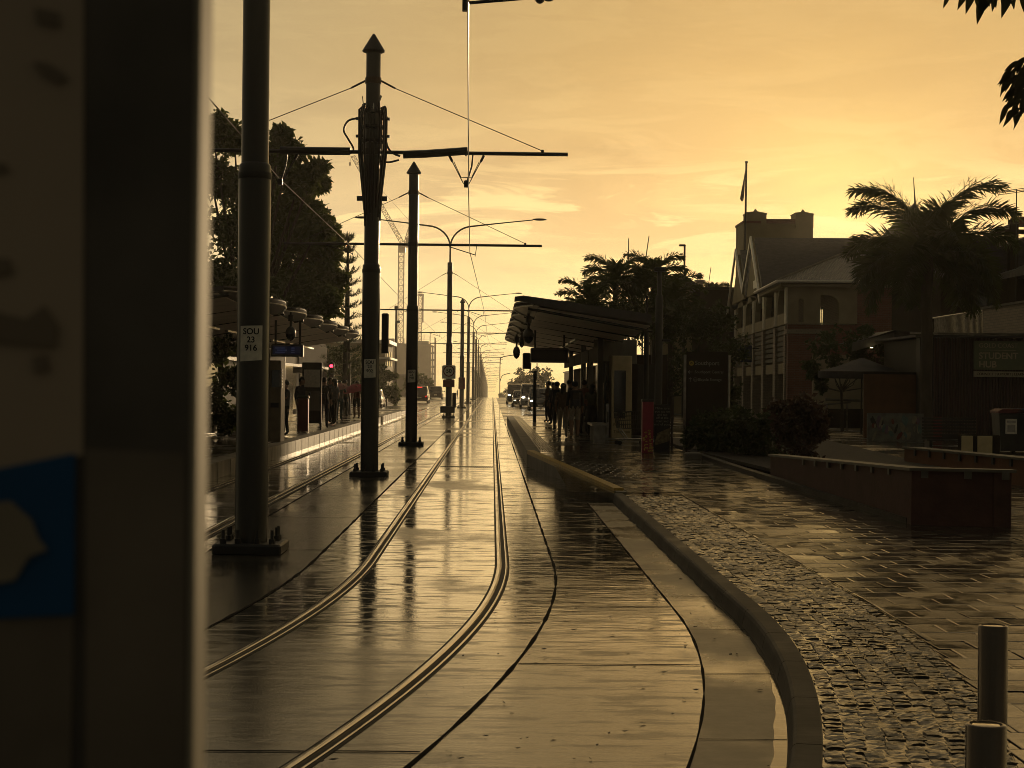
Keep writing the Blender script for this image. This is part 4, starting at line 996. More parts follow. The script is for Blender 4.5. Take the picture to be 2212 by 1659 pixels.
# distant trees on the right side of the road
loc = (A(1135, 850, 260).x, 260, zp(260)); bush('round tree standing over the queue of cars at the right of the road', loc, [(1118, 832, 20), (1133, 815, 20), (1150, 818, 24), (1130, 840, 22), (1160, 835, 24), (1175, 815, 22)], 260, .55, m_leaf2, 25, 420, 2.2, 'tree', 'street_tree', 2)
loc = (A(1098, 852, 560).x, 560, zp(560)); bush('faint hazy trees where the street meets the horizon', loc, [(1085, 856, 8), (1095, 848, 9), (1105, 843, 10), (1115, 842, 10), (1122, 846, 10)], 560, .9, m_leaf, 26, 200, 3.0, 'tree', 'street_tree', 3)
# far tree line that closes the street
b = MB(); R = random.Random(5)
for X in range(-400, 401, 9):
    if -75 < X < 25: continue
    leaves(b, (X, 1250 + R.uniform(-20, 20), zp(1250) + R.uniform(3, 7)), R.uniform(6, 9), 60, 3.2, R, .7)
struct(b.build('distant_trees', m_leaf2), 'stuff')

def palm(label, x, Y, zb, zc, rad, seed, nf=15, trunk=.13, spec=None, name='palm_tree', fine=6, lw=1.0):
    R = random.Random(seed); t = thing(name, label, 'palm tree', (x, Y, zb))
    b = MB(); n = 14; zt = zc - zb
    b.tube([(.02 * math.sin(k), 0, zt * k / n) for k in range(n + 1)], [trunk * (1.15 - .25 * k / n) * (1.04 if k % 2 else 1) for k in range(n + 1)], 10); b.tube([(0, 0, zt - .1), (0, 0, zt + rad * .3)], [trunk * 1.15, trunk * .6], 10); b.build('trunk', m_bark, t, True)
    fr = spec or [(i * 2.399 + R.uniform(-.2, .2), R.uniform(-.1, 1.15), rad * R.uniform(.85, 1.1)) for i in range(nf)]
    for az, up, L_ in fr:
        b = MB(); pts = []; p = Vector((0, 0, zt + rad * .12)); el = up; seg = 14
        for k in range(seg + 1):
            pts.append(p.copy()); st = L_ / seg; p = p + Vector((math.cos(az) * math.cos(el), math.sin(az) * math.cos(el), math.sin(el))) * st; el -= (1.75 + .5 * R.random()) / seg * (.45 + .95 * k / seg)
        b.tube(pts, [.028 * (1 - .75 * k / seg) for k in range(seg + 1)], 4)
        for k in range(fine // 2, seg * fine):
            f = k / (seg * fine); i = min(seg - 1, int(f * seg)); c = pts[i].lerp(pts[i + 1], f * seg - i); tg = (pts[i + 1] - pts[i]).normalized(); sd = tg.cross(Vector((0, 0, 1)));
            if sd.length < .05: sd = Vector((-math.sin(az), math.cos(az), 0))
            sd.normalize(); un = sd.cross(tg).normalized(); ll = rad * (.11 + .19 * math.sin(math.pi * min(1, f * .85 + .12)))
            for s in (-1, 1):
                for q in range(2 if lw == 1.0 else 1):
                    d = (tg * R.uniform(.55, 1.0) + sd * s * R.uniform(.55, 1.1) + un * R.uniform(-.8, .9)).normalized(); w = (tg * .6 + un * .4).normalized() * .017 * (rad / 2) * lw
                    tip = c + d * ll * R.uniform(.8, 1.1) + Vector((0, 0, -.12 * ll)); m_ = c + d * ll * .55
                    o = len(b.v); b.v += [tuple(c - w * .5), tuple(c + w * .5), tuple(m_ + w), tuple(tip), tuple(m_ - w)]; b.f.append((o, o + 1, o + 2, o + 3, o + 4)); b.mi.append(0)
        b.build('frond', m_palm, t)
    return t
q = A(2003, 575, 48)
sp = [(3.0, 1.42, 3.3), (3.3, 1.15, 3.0), (2.8, .72, 2.6), (3.3, .25, 2.5), (.1, 1.40, 3.5), (-.2, 1.1, 3.1), (-.15, .75, 2.8), (1.5, 1.2, 2.6), (-1.6, 1.2, 2.5), (2.4, .5, 2.6), (.6, .6, 2.7), (.3, .35, 2.6), (-.25, .05, 2.6), (2.9, -.1, 2.5), (1.2, .9, 2.2), (-1.4, .8, 2.3), (4.2, .5, 2.4), (-.8, .3, 2.5), (.8, .0, 2.6), (-.1, -.25, 2.3), (2.2, .3, 2.4), (4.0, -.1, 2.3), (1.6, -.2, 2.0)]
palm('big palm with arching fronds in front of the student hub and brick terrace', q.x, 48, .31, q.z - .05, 2.6, 5, trunk=.17, spec=sp)
FAN = [(a_, u_, l_ * .66) for a_, u_, l_ in [(3.1, 1.35, 3.0), (.05, 1.35, 3.0), (2.9, 1.0, 2.7), (-.1, .95, 2.8), (1.6, 1.3, 2.4), (-1.6, 1.2, 2.4), (3.4, .55, 2.6), (.3, .5, 2.6), (2.5, .3, 2.5), (-.5, .2, 2.5), (1.2, .4, 2.4), (-1.9, .5, 2.4), (3.0, -.1, 2.3), (.0, -.15, 2.3), (4.2, .1, 2.3), (.9, -.2, 2.2)]]
for i, (px, py, Y, r, sd, lb) in enumerate([(1330, 618, 74, 2.0, 6, 'palm behind the right shelter roof, the left one of the clump'), (1412, 612, 76, 2.0, 7, 'palm behind the right shelter roof under the two whip aerials, right one of the clump'), (1275, 668, 72, 1.7, 9, 'lower palm at the left edge of the clump behind the right shelter'), (1450, 655, 74, 1.8, 10, 'lower palm right of the clump behind the right shelter, next to the utility pole')]):
    q = A(px, py, Y); palm(lb, q.x, Y, 0, q.z - .1, r, sd, 22, .14, spec=FAN, fine=4, lw=2.1)
q = A(1540, 618, 120); palm('small far palm poking over the dark roof left of the gabled station house', q.x, 120, 0, q.z - .6, 1.5, 12, 12, .12)
loc = (7.6, 72, 0); bush('dark shrubbery filling the space under the palms behind the right shelter', loc, [(1300, 690, 20), (1335, 672, 20), (1370, 662, 20), (1410, 662, 20), (1440, 672, 20), (1310, 720, 34), (1350, 700, 44), (1400, 710, 44), (1450, 705, 44), (1500, 700, 50), (1545, 690, 46), (1560, 760, 50), (1480, 790, 60), (1530, 830, 60), (1570, 860, 40)], 72, .22, m_leaf2, 31, 700, 1.6, 'bush', 'shrub', 1.5)
for i, (P, Y, lb, mm) in enumerate([
    ([(1505, 935, 26), (1530, 915, 32), (1560, 905, 34), (1590, 905, 30), (1512, 950, 30), (1540, 930, 32), (1560, 955, 34), (1530, 965, 30), (1580, 930, 26)], 37, 'low dark hedge right behind the station direction sign', m_leaf2),
    ([(1600, 915, 34), (1630, 925, 36), (1655, 915, 34), (1575, 925, 30), (1690, 905, 30), (1620, 955, 36), (1625, 975, 32), (1660, 975, 30), (1690, 940, 30)], 35, 'middle hedge clump in front of the brick piers', m_leaf2),
    ([(1700, 885, 34), (1725, 880, 36), (1750, 895, 30), (1690, 915, 34), (1770, 915, 24), (1710, 940, 40), (1745, 945, 34), (1720, 980, 34), (1765, 930, 22)], 33, 'reddish bushy shrub beside the left end of the front planter wall', m_leaf3)]):
    g = A(P[0][0] + 30, 990, Y); loc = (g.x, Y, .2); bush(lb, loc, P, Y, .13, mm, 40 + i, 520, .35, 'bush', 'hedge', .8)
loc = (A(1820, 900, 56).x, 56, .32); bush('spreading small tree over the cafe parasol in front of the brick corner', loc, [(1745, 790, 18), (1760, 810, 20), (1775, 745, 30), (1810, 730, 34), (1840, 735, 28), (1770, 835, 18), (1800, 770, 30), (1850, 760, 24), (1880, 770, 30), (1900, 745, 22), (1930, 780, 26), (1875, 715, 16)], 56, .17, m_leaf2, 51, 240, 1.6, 'tree', 'small_tree', .8)
# leaves of a near tree hanging into the top right corner
R = random.Random(77); t = thing('overhanging_tree', 'near tree whose long pointed leaves hang into the top right corner', 'tree', (4.6, 9.0, .13))
b = MB(); b.tube([(0, 0, -.13), (.1, 0, 2.0), (0, .2, 4.3)], [.2, .16, .11], 10); q1 = A(2190, 40, 9); q2 = A(2090, -30, 9); q3 = A(2215, 120, 9)
L_ = lambda q, dy=0: (q.x - 4.6, q.y - 9.0 + dy, q.z - .13)
b.tube([(.05, .1, 3.2), L_(A(2330, -60, 9)), L_(A(2200, -75, 9)), L_(A(2080, -55, 9))], [.06, .035, .02, .008], 6); b.tube([(.05, .1, 3.0), L_(A(2350, 30, 9)), L_(A(2260, 90, 9)), L_(A(2205, 190, 9))], [.05, .03, .015, .006], 6); b.build('trunk', m_bark, t, True)
b = MB()
def nleaf(base, d, L_, w):
    d = d.normalized(); u = d.cross(Vector((.2, 1, .15))).normalized(); o = len(b.v); n = 6; fr = Vector((0, .12, -.18)) * L_
    for k in range(n + 1):
        f = k / n; c = base + d * L_ * f + fr * f * f; ww = w * math.sin(math.pi * min(.999, f ** .8)) + .0005
        b.v += [tuple(c - u * ww), tuple(c + Vector((0, .1, 0)) * ww), tuple(c + u * ww)]
        if k:
            for j in (0, 1): b.f.append((o + 3 * k - 3 + j, o + 3 * k - 2 + j, o + 3 * k + 1 + j, o + 3 * k + j)); b.mi.append(0)
for (px, py, dx, dz, ln) in [(2060, -20, -.5, -1, .07), (2085, -25, -.5, -1.0, .12), (2075, -12, -1, -.3, .08), (2110, -18, .35, -1, .10), (2095, -30, -.3, -1, .15), (2140, -25, -.45, -1, .15), (2135, -10, -.1, -1, .10), (2160, -20, .0, -1, .12), (2150, -25, -.6, -1, .13), (2175, -28, -.35, -1, .17), (2185, -20, .5, -.7, .09), (2200, -18, 1, -.25, .1), (2120, -35, .1, -1, .13), (2130, -30, .3, -1, .12), (2205, -20, .2, -1, .1), (2165, -34, .3, -1, .14), (2145, -36, -.2, -1, .16), (2190, -40, -.1, -1, .12)]:
    nleaf(Vector(L_(A(px, py, 9), R.uniform(-.15, .15))), Vector((dx, R.uniform(-.3, .3), dz)), ln, ln * .17)
for k in range(60):
    px = 2222 - 26 * R.random() * (1 if k % 3 else 1.3); py = 130 + 105 * R.random(); a_ = R.uniform(-1.2, .1)
    nleaf(Vector(L_(A(px, py, 9), R.uniform(-.2, .2))), Vector((a_, R.uniform(-.4, .4), -R.uniform(.5, 1.0))), R.uniform(.06, .11), R.uniform(.010, .016))
for k in range(240): nleaf(Vector((R.uniform(-1.45, 1.4), R.uniform(-1.3, 1.3), R.uniform(4.3, 5.4))), Vector((R.gauss(0, 1), R.gauss(0, 1), R.uniform(-1, .1))), R.uniform(.09, .15), .02)
b.build('crown', leafmat('leaf_near', (.02, .022, .012)), t)

# ================================================================== buildings
def brick(name, c1, c2, mortar, scale=5.0, rough=.75, bump=.006):
    M = bpy.data.materials.new(name); M.use_nodes = True; MATS[name] = M; nt = M.node_tree; N = nt.nodes; L = nt.links; p = N['Principled BSDF']
    tc = N.new('ShaderNodeTexCoord'); sx = N.new('ShaderNodeSeparateXYZ'); L.new(tc.outputs['Object'], sx.inputs[0])
    ad = N.new('ShaderNodeMath'); ad.operation = 'ADD'; L.new(sx.outputs[0], ad.inputs[0]); L.new(sx.outputs[1], ad.inputs[1])
    cv = N.new('ShaderNodeCombineXYZ'); L.new(ad.outputs[0], cv.inputs[0]); L.new(sx.outputs[2], cv.inputs[1])
    bt = N.new('ShaderNodeTexBrick'); bt.inputs['Scale'].default_value = scale; bt.inputs['Mortar Size'].default_value = .012; bt.inputs['Color1'].default_value = (*c1, 1); bt.inputs['Color2'].default_value = (*c2, 1); bt.inputs['Mortar'].default_value = (*mortar, 1)
    bt.inputs['Brick Width'].default_value = .5; bt.inputs['Row Height'].default_value = .19; L.new(cv.outputs[0], bt.inputs['Vector']); L.new(bt.outputs['Color'], p.inputs['Base Color']); p.inputs['Roughness'].default_value = rough
    b = N.new('ShaderNodeBump'); b.inputs['Distance'].default_value = bump; b.invert = True; L.new(bt.outputs['Fac'], b.inputs['Height']); L.new(b.outputs[0], p.inputs['Normal'])
    return M
m_brick = brick('red_brick', (.15, .05, .03), (.20, .075, .045), (.16, .13, .10), 2.2)
m_bpale = brick('pale_brick', (.24, .19, .14), (.30, .24, .17), (.12, .10, .08), 2.2)
m_render = mat('cream_render', (.30, .25, .16), .8, spec=.15, var=.14, vs=1.4)
m_tower = mat('tower_render', (.26, .21, .11), .75, var=.14, vs=.8)
m_trim = mat('white_trim', (.78, .72, .60), .45, var=.1)
m_slate = mat('slate_roof', (.05, .045, .045), .6, var=.3, vs=3, bump=.02, bs=7, stretch=(1, 1, 3))
def corr():
    M = mat('corrugated_roof', (.20, .18, .15), .42, var=.15, vs=2); nt = M.node_tree; N = nt.nodes; L = nt.links
    w = N.new('ShaderNodeTexWave'); w.inputs['Scale'].default_value = 4; tc = N.new('ShaderNodeTexCoord'); L.new(tc.outputs['Object'], w.inputs[0]); b = N.new('ShaderNodeBump'); b.inputs['Distance'].default_value = .03; L.new(w.outputs['Fac'], b.inputs['Height']); L.new(b.outputs[0], N['Principled BSDF'].inputs['Normal']); return M
m_corr = corr()
# station house: local x runs along the front (to the right), local y along the long street side (away)
hx, hy, hang = 14.2, 80.0, R_(-2.7)
t = thing('station_house', 'two-storey brick station house with arched verandas, gables and a pale hip roof', 'building', (hx, hy, 0), hang); HS = t
zs = 4.9; ze = 6.95                                  # veranda sill and eaves
def wall_arch(x0, x1, z0, z1, arches, pos, axis, m, name, th=.25, parent=None):
    """a wall with arched openings, as one mesh: columns of quads around each opening"""
    b = MB(); n = 10; cuts = [x0]
    def seg(u0, u1, za0, za1, zb): # quad with sloped underside
        pts = [(u0, za0), (u1, za1), (u1, zb), (u0, zb)]
        P = [(u, pos, z) if axis == 'x' else (pos, u, z) for u, z in pts]; b.prism(P, (0, th, 0) if axis == 'x' else (th, 0, 0))
    u = x0
    for a0, a1, zsill, zspring in arches:
        if a0 > u: seg(u, a0, z0, z0, z1)
        r = (a1 - a0) / 2
        if zsill > z0: seg(a0, a1, z0, z0, zsill)
        for k in range(n):
            t0, t1 = math.pi * (1 - k / n), math.pi * (1 - (k + 1) / n)
            seg((a0 + r) + r * math.cos(t0), (a0 + r) + r * math.cos(t1), zspring + r * .75 * math.sin(t0), zspring + r * .75 * math.sin(t1), z1)
        u = a1
    if u < x1: seg(u, x1, z0, z0, z1)
    return b.build(name, m, parent if parent is not None else t)
# front face, upper and lower
aw = lambda px: (px - 1694) / 3600 * 80 / math.cos(hang)
wall_arch(0, 1.55, zs, ze - .15, [(.50, .74, zs + .05, ze - .95)], 0, 'x', m_render, 'veranda_wall')
wall_arch(1.55, 1.55 + 1.75, zs, ze - .15, [(aw(1745), aw(1803), zs + .05, ze - 1.15)], 0.002, 'x', m_render, 'arch_wall')
b = MB(); b.b2((2.95, .3, zs), (3.05, 3, ze - .3)); b.build('inner_wall', m_bpale, t)
b = MB()
for k in range(5): b.tube([(2.9, 7.6 + .6 * k, zs + .1), (2.9, 7.6 + .6 * k, 6.1)], .03, 5)
b.build('window_bars', m_dark, t)
b = MB(); b.b2((3.3, -.02, 0), (6.5, .5, ze - .1)); b.build('brick_bay', m_brick, t)
b = MB(); b.b2((0, 0, 0), (1.52, .5, zs - .5)); b.build('corner_pier', m_brick, t)
b = MB(); b.b2((-.06, -.06, zs - .5), (1.6, .6, zs - .28)); b.b2((-.06, -.06, zs - .05), (1.62, .5, zs + .0)); b.build('sill_band', m_bpale, t)
b = MB(); b.b2((1.52, .1, 0), (3.3, .5, zs - .05)); b.build('front_brick', m_brick, t)
b = MB(); b.b2((0, .5, zs - .28), (1.56, .02, zs - .05)); b.build('dark_band', m_brick, t)
# side facade: piers below, arched veranda with columns above
L_side = 26.0; piers = [0.0, 4.2, 9.4, 14.5, 19.6, 25.0]
for i, y in enumerate(piers[1:]): b = MB(); b.b2((-.1, y, 0), (.55, y + .85, zs - .1)); b.build('brick_pier', m_bpale, t)
b = MB(); b.b2((-.08, .5, 0), (.55, 1.0, zs - .1)); b.build('brick_pier', m_bpale, t)
for i in range(5):
    y0, y1 = piers[i] + .9, piers[i + 1]
    b = MB()
    for k in range(7): zz = 3.1 + .26 * k; b.prism([(.02, y0, zz), (.10, y0, zz + .05), (.10, y0, zz + .22), (.02, y0, zz + .17)], (0, y1 - y0, 0))
    b.build('louvre_panel', m_panel, t)
    b = MB(); b.b2((.05, y0, 2.5), (.15, y1, 3.0)); b.build('fascia_sign', m_render, t)
    b = MB(); b.b2((.5, y0, 0), (.6, y1, 2.45)); b.build('shopfront', m_glass, t)
arch = []
for i in range(5): arch.append((piers[i] + .75, piers[i + 1] - .25, zs + .55, ze - 1.35))
wall_arch(0, L_side, zs, ze - .2, arch, -.02, 'y', m_render, 'veranda_arcade', .3)
for y in piers:
    for dd in (.1, .55): b = MB(); b.b2((-.09, y + dd, zs), (.0, y + dd + .13, ze - .25)); b.build('column', m_trim, t)
b = MB(); b.b2((2.8, .6, zs - .1), (3.0, 7.4, ze)); b.b2((2.8, 10.3, zs - .1), (3.0, L_side, ze)); b.b2((2.8, 7.4, 6.1), (3.0, 10.3, ze)); b.b2((2.8, 7.4, zs - .1), (3.0, 10.3, zs + .1)); b.build('rear_wall', m_bpale, t)
b = MB(); b.b2((.1, .3, zs - .2), (6.4, L_side, zs - .1)); b.build('veranda_floor', m_brown, t)
# roofs
yr = 14.0; zr_ = 10.25
b = MB(); b.prism([(-.15, 9.3, ze), (-.15, 13.7, zr_), (-.15, 18.0, ze + .75), (-.15, 17.6, ze + .45), (-.15, 9.6, ze)], (13.5, 0, 0)); b.build('main_roof', m_slate, t)
b = MB(); b.prism([(-.10, 18.0, ze + .72), (-.10, 22.3, zr_), (-.10, 27.2, ze), (-.10, 26.8, ze - .1), (-.10, 18.3, ze + .3)], (13.5, 0, 0)); b.build('rear_roof', m_slate, t)
for (ya, za), (yb_, zb) in (((8.9, ze - .32), (13.7, zr_ + .08)), ((13.7, zr_ + .08), (18.0, ze + .68)), ((18.0, ze + .68), (22.3, zr_ + .08)), ((22.3, zr_ + .08), (27.6, ze - .4))):
    b = MB(); b.prism([(-.42, ya, za), (-.42, yb_, zb), (-.42, yb_, zb - .34), (-.42, ya, za - .34)], (.10, 0, 0)); b.build('barge_board', m_trim, t)
for y in (13.7, 22.3): b = MB(); b.prism([(-.2, y - 3.6, ze + .1), (-.2, y, zr_ - .3), (-.2, y + 3.6, ze + .1)], (.12, 0, 0)); b.build('gable_wall', m_tower, t)
b = MB(); b.b2((-.26, 11.0, ze + .35), (-.22, 13.2, ze + .8))
b.build('gable_vent', m_trim, t)
# hipped roof of the front wing
za = 9.15
b = MB(); b.add([(-.55, -.55, ze), (7.5, -.55, ze), (7.5, 9.6, ze), (-.55, 9.6, ze), (4.6, 4.8, za), (7.5, 4.8, za), (-.55, -.55, ze - .12), (7.5, -.55, ze - .12), (7.5, 9.6, ze - .12), (-.55, 9.6, ze - .12)], [(0, 1, 5, 4), (2, 3, 4, 5), (3, 0, 4), (1, 2, 5), (0, 6, 7, 1), (3, 9, 6, 0), (6, 9, 8, 7)]); b.build('hip_roof', m_corr, t)
b = MB(); b.tube([(-.55, -.55, ze), (4.6, 4.8, za + .03)], .07, 6); b.build('hip_cap', m_panel, t)
b = MB(); b.tube([(-.6, -.6, ze - .06), (7.5, -.6, ze - .06)], .07, 6); b.tube([(-.6, -.6, ze - .06), (-.6, 9.3, ze - .06)], .07, 6); b.build('gutter_pipe', m_trim, t)
b = MB(); b.b2((-.4, -.4, ze - .3), (6.5, 9.0, ze - .16)); b.build('eaves_soffit', m_render, t)
# blue hanging sign on the facade
q = A(1608, 764, 92); t2 = thing('hanging_sign', 'square dark blue sign with a ring hung on the brick station house', 'sign', (q.x, 92, q.z), R_(4))
w = 33 / 3600 * 92; b = MB(); b.bbox((0, 0, 0), (w, .12, w * 1.1), .03); b.build('board', mat('sign_blue', (.012, .03, .075), .4), t2)
b = MB(); b.add([(.31 * r * math.cos(2 * math.pi * k / 28), -.066, .31 * r * math.sin(2 * math.pi * k / 28)) for r in (1, .92) for k in range(28)], [(k, (k + 1) % 28, 28 + (k + 1) % 28, 28 + k) for k in range(28)]); b.build('ring', mat('sign_pale_blue', (.05, .08, .13), .5), t2)
b = MB(); b.tube([(w / 2, .0, .3), (w / 2 + .5, .3, .3)], .03, 5); b.build('bracket', m_dark, t2)
# clock-tower style parapet behind
Yt = 118; a0, a1 = A(1614, 460, Yt), A(1757, 460, Yt)
t = thing('parapet_tower', 'square tan tower with corner blocks rising behind the slate roof', 'building', (a0.x, Yt, 0))
zt = lambda py: A(1680, py, Yt).z
W = a1.x - a0.x
b = MB(); b.b2((0, 0, 0), (W, 5, zt(479))); b.build('wall', m_tower, t)
b = MB(); b.b2((.1, -.03, zt(483)), (W - .1, .3, zt(473))); b.build('brick_band', m_brick, t)
for xa, xb in ((0, W * .29), (W * .73, W)):
    b = MB(); b.b2((xa, -.08, zt(492)), (xb, 1.8, zt(461))); b.prism([(xa - .04, -.12, zt(461)), (xb + .04, -.12, zt(464)), (xb + .04, -.12, zt(461)), ((xa + xb) / 2, -.12, zt(457)), (xa - .04, -.12, zt(459))], (0, 2, 0)); b.build('corner_block', m_tower, t)
    b = MB(); b.lathe([(.15, 0), (.17, .12), (.10, .25), (.02, .34)], ((xa + xb) / 2, .6, zt(460)), 10); b.build('finial', m_tower, t)
a2 = A(1592, 470, 112)
b = MB(); b.b2((a2.x - a0.x + .75, -4, 0), (.3, -.5, zt(492))); b.build('side_tower', m_tower, t)
b = MB(); b.b2((a2.x - a0.x + .7, -4.1, zt(495)), (.35, -.4, zt(490))); b.build('coping', m_brick, t)
q = A(1611, 350, 112); q2 = A(1610, 480, 112)
t = thing('flagpole', 'flagpole with a limp drooping flag above the station house', 'flag', (q2.x, 112, 0))
b = MB(); b.tube([(0, 0, q2.z - 2), (.03, 0, q.z)], .07, 6); b.ell((.03, 0, q.z), (.12, .12, .08), 8, 5); b.build('pole', m_dark, t, True)
b = MB(); vs = []; fs = []
o = [A(x_, y_, 112) for x_, y_ in [(1611, 368), (1610, 378), (1609, 392), (1608.5, 405), (1608, 416), (1606, 432)]]; o2 = [A(x_, y_, 112) for x_, y_ in [(1610, 370), (1606.5, 388), (1603, 402), (1600, 418), (1598, 430), (1603, 437)]]
for i in range(6): vs += [(o[i].x - q2.x, 0, o[i].z), ((o[i].x + o2[i].x) / 2 - q2.x, .28, (o[i].z + o2[i].z) / 2), (o2[i].x - q2.x, -.1, o2[i].z)]
for i in range(5):
    for j in (0, 1): fs.append((3 * i + j, 3 * i + 1 + j, 3 * i + 4 + j, 3 * i + 3 + j))
b.add(vs, fs); b.build('flag', mat('flag_navy', (.015, .02, .04), .8), t, True)
# houses left of it
def house(label, pa, pb, pr, Y, d=8, m=m_tower):
    """box with a gable roof: left/right px at eave py, ridge py"""
    a, c = A(*pa, Y), A(*pb, Y); zr0 = A((pa[0] + pb[0]) / 2, pr, Y).z; t = thing('house', label, 'house', (a.x, Y, 0)); W = c.x - a.x
    b = MB(); b.b2((0, 0, 0), (W, d, a.z)); b.build('wall', m, t); b = MB(); b.prism([(-.3, -.3, a.z - .05), (W / 2, -.3, zr0), (W + .3, -.3, a.z - .05)], (0, d + .6, 0)); b.build('roof', m_slate, t)
    b = MB(); b.b2((W * .3, -.03, a.z - 1.9), (W * .5, -.01, a.z - .8)); b.build('window', m_glass, t)
    return t
h = house('house with a low pitched roof behind the palms beside the ball-topped chimney', (1425, 622), (1512, 622), 589, 112)
q = A(1511, 615, 115); t = thing('chimney', 'square chimney with a ball finial on the skyline left of the station house', 'chimney', (q.x, 115, 0))
b = MB(); b.b2((-.22, -.22, 0), (.22, .22, q.z + .2)); b.b2((-.32, -.32, q.z + .2), (.32, .32, q.z + .32)); b.build('stack', m_bpale, t); b = MB(); b.ell((0, 0, q.z + .6), (.2, .2, .24), 12, 8); b.build('ball', m_bpale, t, True); b = MB(); b.tube([(.5, 0, q.z - 1), (.78, 0, q.z + 1.2)], .025, 5); b.build('aerial', m_dark, t)
a, c = A(1512, 625, 108), A(1582, 625, 108); t = thing('flat_roof_building', 'plain dark flat-roofed building left of the station house gables', 'building', (a.x, 108, 0))
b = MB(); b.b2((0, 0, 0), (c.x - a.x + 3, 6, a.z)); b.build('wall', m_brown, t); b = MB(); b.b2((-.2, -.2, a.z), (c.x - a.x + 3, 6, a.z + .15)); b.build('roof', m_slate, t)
# tall street lamp and whip aerials on that skyline
q = A(1479, 530, 85); t = thing('street_lamp', 'tall single street lamp with a short arm between the palms and station house', 'street lamp', (q.x, 85, 0))
b = MB(); b.tube([(0, 0, 0), (0, 0, q.z - 1.8)], .085, 8); b.tube([(0, 0, q.z - 1.8), (0, 0, q.z)], .05, 8); b.build('pole', m_pole, t, True); b = MB(); b.bbox((-.12, 0, q.z), (.34, .16, .1), .03); b.build('lamp_head', m_dark, t)
for px, py, p2, lb in ((1358, 515, 1358, 'upright whip aerial above the left palm behind the shelter'), (1402, 510, 1389, 'leaning whip aerial above the right palm behind the shelter')):
    a, c = A(px, py, 78), A(p2, 600, 78); t = thing('whip_aerial', lb, 'aerial', (c.x, 78, 0)); b = MB(); b.tube([(0, 0, 0), (0, 0, c.z), (a.x - c.x, 0, a.z)], [.05, .035, .02], 5); b.build('mast', m_dark, t); b = MB(); b.bbox((0, 0, .3), (.3, .3, .6), .03); b.build('base', m_dark, t)
q = A(2001, 495, 84); c = A(2000, 430, 84)
# wing behind the palm with a pointed roof and lightning rod
a, e = A(1862, 612, 84), A(2062, 612, 84); ap = A(2000, 424, 84)
t = thing('corner_house', 'dark rendered corner house with a pointed roof half hidden behind the big palm', 'building', (a.x, 84, 0)); W = e.x - a.x
b = MB(); b.b2((0, 0, 0), (W, 7, a.z)); b.build('wall', m_render, t)
b = MB(); xm = W * .70; b.add([(-.3, -.3, a.z), (W + .3, -.3, a.z), (W + .3, 7, a.z), (-.3, 7, a.z), (xm, 2.5, ap.z)], [(0, 1, 4), (1, 2, 4), (2, 3, 4), (3, 0, 4), (3, 2, 1, 0)]); b.build('roof', m_slate, t)
b = MB(); b.tube([(xm, 2.5, ap.z - .1), (xm - .1, 2.5, A(2000, 370, 84).z)], [.05, .015], 5); b.build('rod', m_dark, t)
for px in (1905, 1960): k = A(px, 700, 84); b = MB(); b.bbox((k.x - a.x, -.03, k.z), (.9, .06, 1.6), .02); b.build('window', m_glass, t)
b = MB(); k = A(2030, 700, 84); b.tube([(k.x - a.x, -.15, 1), (k.x - a.x, -.15, a.z)], .06, 6); b.build('downpipe', m_trim, t)

# student hub: a slatted timber pavilion
t = thing('student_hub', 'dark slatted timber pavilion carrying the student hub sign', 'building', (12.95, 50.0, .318)); HB = t
m_slat = mat('stained_timber', (.075, .045, .035), .6, var=.3, vs=4, stretch=(6, 6, .5))
b = MB(); b.b2((0, .12, 0), (6, 5, 3.0)); b.build('wall', m_black, t)
b = MB(); x = .1
while x < 5.9: b.b2((x, 0, .1), (x + .045, .10, 3.02)); x += .085 + rnd.uniform(-.004, .004)
b.build('slat_screen', m_slat, t)
b = MB(); b.b2((-.12, -.12, 0), (.3, .3, 3.1)); b.build('corner_post', m_dark, t)
for k, (xa, xb) in enumerate(((.35, 1.25), (1.5, 2.0), (1.95, 3.1), (3.2, 5.9))): b = MB(); b.prism([(xa, -.35, 3.10), (xb, -.35, 3.10), (xb, 3, 3.22), (xa, 3, 3.22)], (0, 0, .06)); b.build('roof_sheet', m_panel, t)
b = MB(); b.b2((-.3, -.3, 3.02), (6, 5, 3.09)); b.build('roof', m_slate, t)
t = thing('hub_sign', 'green sign reading Gold Coast Student Hub on the slatted pavilion', 'sign', (A(2106, 775, 49.8).x, 49.85, A(2106, 814, 49.85).z))
s_ = 49.85 / 3600; x0 = t.location.x
b = MB(); b.b2((0, .02, .22), (2.2, .10, .22 + 62 * s_)); b.build('green_panel', mat('sign_green', (.13, .145, .08), .5, var=.08), t)
b = MB(); b.b2((0, .0, 0), (2.2, .10, .17)); b.build('strapline_panel', mat('strapline', (.36, .31, .21), .5, var=.08), t)
m_hub = mat('hub_letter', (.36, .30, .19), .5)
text('GOLD COAST', .185, m_hub, t, (.135, .016, .94), align='LEFT'); text('STUDENT\nHUB', .27, m_hub, t, (.135, .016, .50), align='LEFT', bold=.006)
b = MB(); b.b2((.14, .012, .80), (1.26, .019, .815)); b.build('rule_line', m_hub, t)
text('CONNECT | SUPPORT | LEARN', .105, m_brown, t, (.07, -.004, .085), align='LEFT')
